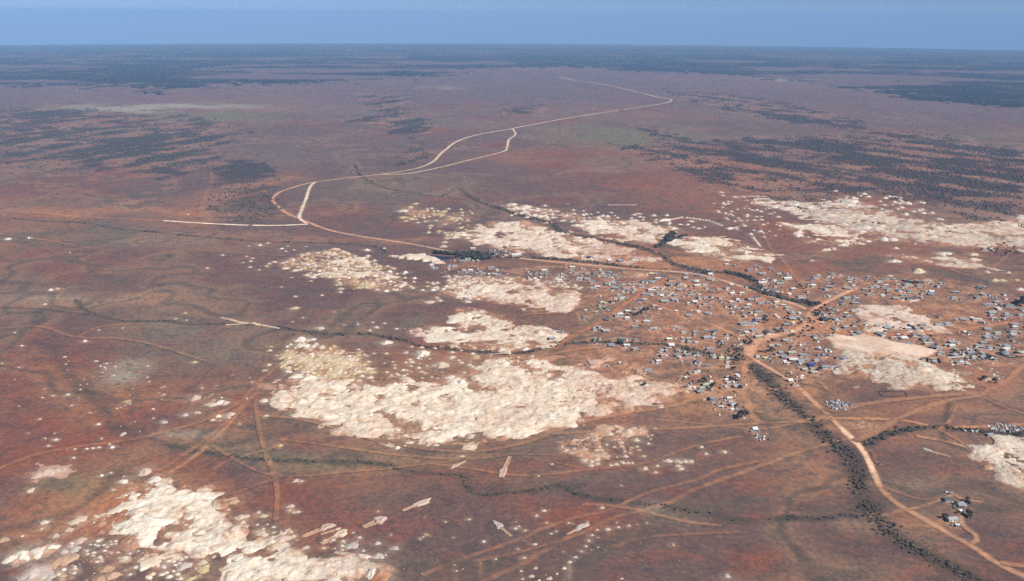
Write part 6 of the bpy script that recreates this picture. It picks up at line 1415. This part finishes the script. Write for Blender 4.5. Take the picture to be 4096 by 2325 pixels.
trees('2200,930,90 2170,920,70 2240,950,60 2130,950,50 2360,1020,90 2330,1050,80 2390,990,60 2250,1060,60 2270,1085,50 790,290,90 760,280,70 740,225,50 830,190,50 810,300,60 730,270,50 1955,890,50 1035,760,50 1030,790,40 1310,790,40 320,245,60 380,250,50 1830,390,60 1930,430,70 1960,440,60 1890,400,60 1700,360,50 1740,420,50 1910,260,60 1850,250,50 1990,230,50 2460,265,60 2500,330,60 2440,330,50 2480,350,50', Q, 2300, 1310, 'the west creek houses')
trees('650,30,70 690,45,50 1960,560,80 1990,530,60 1940,520,60 2060,950,80 2090,960,50 1880,890,80 1860,910,60 1380,440,70 1340,440,50 1500,440,60 590,190,60 620,190,50 640,140,60 960,180,60 1020,230,50 930,240,50 1740,440,60 2560,40,60 2420,390,40 1960,290,50 2160,440,60 2400,480,60 180,100,60 150,110,50', Q, 3496, 1310, 'the ridge houses')
trees('2540,1050,110 2500,1085,90 2460,1060,80 2570,1090,90 2420,1040,70 560,705,60 600,715,60 680,735,70 640,725,60 740,725,60 1665,915,50 2150,1080,50 2250,1090,50 1990,1140,40', Q, 3496, 970, 'the east side of town')
trees('1180,1205,100 1220,1190,80 1140,1225,80 1080,1245,80 1240,1165,60 1240,1290,50 660,535,40 940,1240,60 980,1250,60 1040,1250,60 560,1325,60 1980,1060,50 1700,740,50 1950,770,50 2170,860,50 690,1030,50', Q, 2300, 970, 'the dark hedge in town')
trees('1330,870,50 2300,1175,80 2340,1165,70 2280,1195,60', Z, 2048, 1200, 'the southern camp')
trees('1010,990,50 1000,1030,60 750,1170,50 780,1165,50 1010,1130,60 1030,1150,60 1040,1170,50 960,1010,40 880,1020,40', .3708, 3496, 1640, 'the dark station sheds')

def on_road(x, y):
    return any(np.min((L[:, 0] - x) ** 2 + (L[:, 1] - y) ** 2) < (w * .5 + 3.0) ** 2 for L, w in ROADS)

def along(creek, w_m, n, s0, s1, where, f0=0.0, f1=1.0, kindt='shrub', clump=.5):
    L = line_world(CREEKS[creek])
    seg = np.concatenate([[0], np.cumsum(np.linalg.norm(np.diff(L, axis=0), axis=1))])
    rng = np.random.default_rng(len(creek) * 13 + n)
    made = 0; tries = 0
    while made < n and tries < n * 12:
        tries += 1
        s = seg[-1] * rng.uniform(f0, f1)
        if clump and float(fbm(np.array([s]), np.array([7.7 * len(creek)]), 38, 2, 77)[0]) < clump * rng.uniform(.7, 1.15): continue
        x = np.interp(s, seg, L[:, 0]); y = np.interp(s, seg, L[:, 1])
        j = int(np.clip(np.searchsorted(seg, s), 1, len(L) - 1)); t = L[j] - L[j - 1]; t = t / (np.linalg.norm(t) + 1e-9)
        o = rng.normal() * w_m * .38
        tx, ty = float(x - t[1] * o), float(y + t[0] * o)
        if on_road(tx, ty): continue
        TREES.append((tx, ty, s0 * .6 + (s1 * 1.15 - s0 * .6) * rng.random() ** 1.7, where, kindt)); made += 1
along('main creek', 15, 400, 1.5, 3.9, 'the main creek', 0, .50, clump=.25)
along('main creek', 17, 400, 1.2, 3.2, 'the main creek', .48, .82, clump=.28)
along('main creek', 10, 250, 1.2, 3.0, 'the main creek', .80, 1, clump=.36)
along('main creek', 22, 900, .7, 1.7, 'the main creek', 0, 1, clump=.2)
along('north creek', 17, 400, 1.0, 2.6, 'the north creek', .1, 1, clump=.2)
along('east creek', 11, 260, .8, 1.8, 'the east creek', 0, 1, clump=.1)
along('south creek', 8, 300, .6, 1.4, 'the south creek', .1, 1, clump=.35)
along('west creek', 7, 330, 2.0, 4.2, 'the west creek', .42, 1, clump=.42)
along('west creek', 5, 120, 2.0, 3.6, 'the west creek', 0, .42, clump=.45)
along('north creek', 11, 300, 2.6, 5.5, 'the north creek', .10, .62, clump=.35)
along('north creek', 14, 300, 2.4, 5.0, 'the north creek', .55, 1, clump=.25)
along('roadside drain', 8, 190, 3.0, 5.5, 'the roadside drain', 0, 1, clump=.35)
along('side gully', 10, 90, 4.0, 7.5, 'the side gully', 0, 1, clump=.2)
along('south creek', 5, 330, 1.3, 3.0, 'the south creek', .12, 1, clump=.46)
along('east creek', 8, 250, 1.8, 4.0, 'the east creek', 0, 1, clump=.15)
along('plain gully', 6, 130, 3, 5, 'the plain gully', 0, 1, clump=.45)
along('far gully', 8, 60, 3, 6, 'the far gully', 0, 1, clump=.4)

def grove(outline, n, s0, s1, where, k, ox, oy):
    poly = wpoly([((ox + a * k) / K, (oy + b * k) / K) for a, b in outline]); pa = np.array(poly)
    rng = np.random.default_rng(n + 5)
    cx = rng.uniform(pa[:, 0].min(), pa[:, 0].max(), n * 10); cy = rng.uniform(pa[:, 1].min(), pa[:, 1].max(), n * 10)
    ok = in_poly(cx, cy, poly)
    for x, y in list(zip(cx[ok], cy[ok]))[:n]: TREES.append((float(x), float(y), rng.uniform(s0, s1), where, 'tree'))
grove([(550, 230), (690, 200), (830, 205), (1000, 225), (1110, 235), (1190, 270), (1150, 290), (960, 310), (860, 310), (760, 290), (640, 290), (560, 250)], 95, 6, 10, 'the dam grove', Q, 1700, 970)
grove([(140, 180), (180, 172), (400, 190), (570, 205), (560, 225), (380, 215), (200, 205)], 55, 5, 8, 'the dam grove', Q, 1700, 970)
grove([(1150, 248), (1310, 252), (1300, 262), (1180, 262)], 14, 4, 6, 'the dam grove', Q, 1700, 970)
grove([(1370, 265), (1650, 265), (1650, 278), (1380, 278)], 22, 4, 6, 'the long white shed', Q, 1700, 970)
grove([(1520, 790), (1550, 745), (1600, 725), (1650, 735), (1600, 770), (1540, 800)], 30, 6, 10, 'the side gully', Z, 2048, 650)
# long thickets by the north creek road
grove([(350, 765), (420, 760), (600, 830), (1000, 950), (1050, 985), (1000, 985), (800, 930), (600, 870)], 150, 3, 5.5, 'the creek road thicket', Q, 2900, 970)
grove([(1130, 985), (1300, 1010), (1600, 1040), (1620, 1065), (1540, 1095), (1350, 1050), (1150, 1010)], 140, 3, 5.5, 'the creek road thicket', Q, 2900, 970)
grove([(0, 480), (150, 530), (480, 620), (560, 680), (400, 640), (200, 570), (0, 520)], 140, 3, 6, 'the north creek', Q, 2900, 970)

_r = random.Random(3)
for x, y, w in KEPT:
    for _ in range(_r.choice([0, 1, 1, 2, 3])):
        a = _r.uniform(0, 6.28); q = w * .5 + _r.uniform(1.5, 9)
        tx, ty = x + cos(a) * q, y + sin(a) * q
        if any(abs(tx - k[0]) < k[2] * .5 + 1 and abs(ty - k[1]) < 4.5 for k in KEPT): continue
        if not on_road(tx, ty): TREES.append((tx, ty, 1.2 + 2.6 * _r.random() ** 2, 'the town yards', 'shrub'))

def place_trees():
    vis = []
    for t in TREES:
        px, py = project(t[0], t[1], float(land_z(t[0], t[1])))
        if -40 < px < 4140 and 150 < py < 2370: vis.append((t[2] / math.sqrt(t[0] ** 2 + t[1] ** 2 + CAM_H ** 2) * (1.3 if t[4] == 'tree' else 1), t, float(px), float(py)))
    vis.sort(key=lambda q: -q[0])
    big, rest = vis[:300], vis[300:]
    rng = random.Random(9); items = []
    for i, (_, (x, y, s, where, kd), px, py) in enumerate(big):
        q = rng.randrange(4) + (0 if kd == 'tree' else 4)
        root = bpy.data.objects.new('tree' if kd == 'tree' else 'shrub', None); COL.objects.link(root)
        root.location = (x, y, float(land_z(x, y))); root.rotation_euler = (0, 0, rng.uniform(0, 6.28))
        hz = s * (rng.uniform(.85, 1.1) if kd == 'tree' else rng.uniform(.65, .85))
        root.scale = (s * 1.1 * rng.uniform(.8, 1.2), s * 1.1 * rng.uniform(.8, 1.2), hz)
        lf = rng.choice([0, 0, 1]) if kd == 'tree' else rng.choice([0, 1, 2, 2, 2])
        link('trunk', TM[q][0], root); link('crown', TM[q][1][lf], root)
        root['category'] = kd; root['group'] = '%ss by %s' % (kd, where)
        items.append({'obj': root, 'x': x, 'y': y, 'desc': ('dark ', 'green ', 'grey-green ')[lf] + kd, 'at': where})
    name_apart(items, lambda d, at, o: ('%s growing by %s' % (d, at)) if o is None else '%s growing by %s, %s from the left' % (d, at, o))
    V = []; F = []; nv = 0; CC = []
    base = [(np.array(t[2][0]), np.array(t[2][1])) for t in TM]
    for i, (_, (x, y, s, where, kd), px, py) in enumerate(rest):
        v, f = base[rng.randrange(4, 8)]
        sel = np.random.default_rng(i).choice(len(f), 20 if s > 1.8 else 10, replace=False)
        ff = f[sel]; vv = v[ff.ravel()].reshape(-1, 3).copy()
        a = rng.uniform(0, 6.28); R2 = np.array([[cos(a), -sin(a), 0], [sin(a), cos(a), 0], [0, 0, 1]])
        ctr = vv.reshape(-1, 4, 3).mean(1, keepdims=True)
        vv = (ctr + (vv.reshape(-1, 4, 3) - ctr) * 1.7).reshape(-1, 3)
        vv = vv @ R2.T * np.array([s * 1.2, s * 1.2, s * .8]) + np.array([x, y, float(land_z(x, y)) - .1])
        V.append(vv); F.append(np.arange(len(vv)).reshape(-1, 4) + nv); nv += len(vv)
        g = rng.random(); CC.append(np.tile(np.array((.062, .06, .05)) * (1 - g) + np.array((.17, .145, .11)) * g, (len(vv), 1)))
    me = mesh_np('creek_scrub', np.vstack(V), np.vstack(F), M['attr'])
    set_col(me, 'albedo', np.vstack(CC))
    kind(link('creek_scrub', me), 'stuff', 'dense dark scrub crowding the dry creek beds')
    print('trees', len(big), len(rest))
place_trees()

# ------------------------------------------------------------------ scrub belts out on the plain: thousands of mulga clumps, one mass
def build_scrub():
    rng = np.random.default_rng(77)
    pts = []
    for poly, c in BW:
        pa = np.array(poly); px, py = pa[:, 0], pa[:, 1]
        area = .5 * abs(np.dot(px, np.roll(py, 1)) - np.dot(py, np.roll(px, 1)))
        dist = float(np.hypot(px.mean(), py.mean()))
        if dist > 12000: continue
        n = int(min(area * c / (110 if dist < 4500 else 420), 11000))
        x = rng.uniform(px.min(), px.max(), n * 4); y = rng.uniform(py.min(), py.max(), n * 4)
        x2, y2 = frayed(x, y)
        r = np.hypot(x, y)
        ok = in_poly(x2, y2, poly) & (streak(x, y) - (.615 - .22 * c - .08 * (c > .9)) > -.02 + .075 * rng.normal(size=len(x)))
        x = x[ok][:n]; y = y[ok][:n]
        s = 1.8 + 3.4 * rng.random(len(x)) ** 1.6 * (1 if dist < 4500 else 1.5)
        pts.append(np.stack([x, y, s], 1))
    p = np.vstack(pts)
    o = np.array([(1, 0, .45), (.3, .95, .5), (-.8, .6, .4), (-.8, -.6, .5), (.3, -.95, .4), (0, 0, 1.0), (.6, .35, .85), (-.4, -.3, .9), (.95, .2, 0), (-.3, .9, 0), (-.5, -.85, 0)])
    f = np.array([(8, 9, 0), (9, 1, 0), (9, 10, 2), (9, 2, 1), (10, 3, 2), (10, 8, 4), (10, 4, 3), (8, 0, 4), (0, 1, 6), (1, 5, 6), (0, 6, 4), (6, 5, 4), (1, 2, 5), (2, 7, 5), (2, 3, 7), (3, 4, 7), (4, 5, 7)])
    n = len(p)
    a = rng.uniform(0, 2 * pi, n); ca, sa = np.cos(a), np.sin(a)
    j = rng.uniform(.7, 1.3, (n, len(o), 3))
    q = o[None] * j
    x = (q[..., 0] * ca[:, None] - q[..., 1] * sa[:, None]) * p[:, 2:3] * .62 + p[:, 0:1]
    y = (q[..., 0] * sa[:, None] + q[..., 1] * ca[:, None]) * p[:, 2:3] * .62 + p[:, 1:2]
    z = q[..., 2] * p[:, 2:3] * .75 + land_z(p[:, 0], p[:, 1])[:, None] - .2
    V = np.stack([x, y, z], -1).reshape(-1, 3)
    Fc = (f[None] + (np.arange(n) * len(o))[:, None, None]).reshape(-1, 3)
    me = mesh_np('mulga_scrub', V, Fc, M['leaf_0'])
    kind(link('mulga_scrub', me), 'stuff', 'dark mulga scrub in belts across the red plain')
    print('scrub', n, len(Fc))
build_scrub()

# ------------------------------------------------------------------ saltbush dotted over the near downs
def build_saltbush():
    rng = np.random.default_rng(123)
    n = 60000
    d = 690 + (2600 - 690) * rng.random(n) ** 1.3; a = rng.uniform(-.60, .60, n)
    x = d * np.sin(a); y = d * np.cos(a)
    dens = fbm(x, y, 140, 4, 9) * .6 + fbm(x, y, 30, 3, 19) * .4
    ok = dens > .46 + .06 * rng.normal(size=n)
    for nm, pa in FW.items():
        ok &= ~in_poly(x, y, pa.tolist())
    for L, w in ROADS:
        Ls = L[::3]
        near = np.zeros(n, bool)
        for p in Ls:
            if abs(p[0]) < 2500 and p[1] < 3000: near |= (x - p[0]) ** 2 + (y - p[1]) ** 2 < (w * .5 + 2) ** 2
        ok &= ~near
    x = x[ok]; y = y[ok]; n = len(x)
    s = (.35 + .75 * rng.random(n) ** 2.2) * np.clip(np.hypot(x, y) / 1100, .9, 1.6)
    o = np.array([(1, 0, 0), (.3, .95, 0), (-.8, .6, 0), (-.8, -.6, 0), (.3, -.95, 0), (.1, 0, .9)])
    f = np.array([(0, 1, 5), (1, 2, 5), (2, 3, 5), (3, 4, 5), (4, 0, 5)])
    q = o[None] * rng.uniform(.65, 1.35, (n, 6, 3))
    V = np.stack([q[..., 0] * s[:, None] + x[:, None], q[..., 1] * s[:, None] + y[:, None], q[..., 2] * s[:, None] * .8 + land_z(x, y)[:, None] - .03], -1).reshape(-1, 3)
    F = (f[None] + (np.arange(n) * 6)[:, None, None]).reshape(-1, 3)
    me = mesh_np('saltbush', V, F, M['attr'])
    g = rng.random(n)[:, None]
    cc = np.array((.075, .072, .06)) * (1 - g) + np.array((.17, .15, .125)) * g
    set_col(me, 'albedo', np.repeat(cc, 6, 0))
    kind(link('saltbush', me), 'stuff', 'low grey saltbush dotted over the gibber downs')
    print('saltbush', n)
build_saltbush()

finish_ground()

# ------------------------------------------------------------------ haze: one closed box of even, thin blue air
def build_haze():
    x0, x1, y0, y1, z0, z1 = -47000, 47000, -47000, 47000, -1020.0, 530.0
    v = [(x, y, z) for z in (z0, z1) for x, y in ((x0, y0), (x1, y0), (x1, y1), (x0, y1))]
    f = [(3, 2, 1, 0), (4, 5, 6, 7), (0, 1, 5, 4), (1, 2, 6, 5), (2, 3, 7, 6), (3, 0, 4, 7)]
    m = bpy.data.materials.new('haze_air'); m.use_nodes = True
    nt = m.node_tree; nt.nodes.clear()
    out = nt.nodes.new('ShaderNodeOutputMaterial'); vol = nt.nodes.new('ShaderNodeVolumePrincipled')
    vol.inputs['Color'].default_value = (0.34, 0.59, 1.0, 1)
    vol.inputs['Density'].default_value = 5.8e-5
    vol.inputs['Anisotropy'].default_value = -0.1
    nt.links.new(vol.outputs[0], out.inputs['Volume'])
    kind(link('haze', poly_mesh('haze', v, f, m)), 'stuff', 'thin blue haze over the plain')
build_haze()
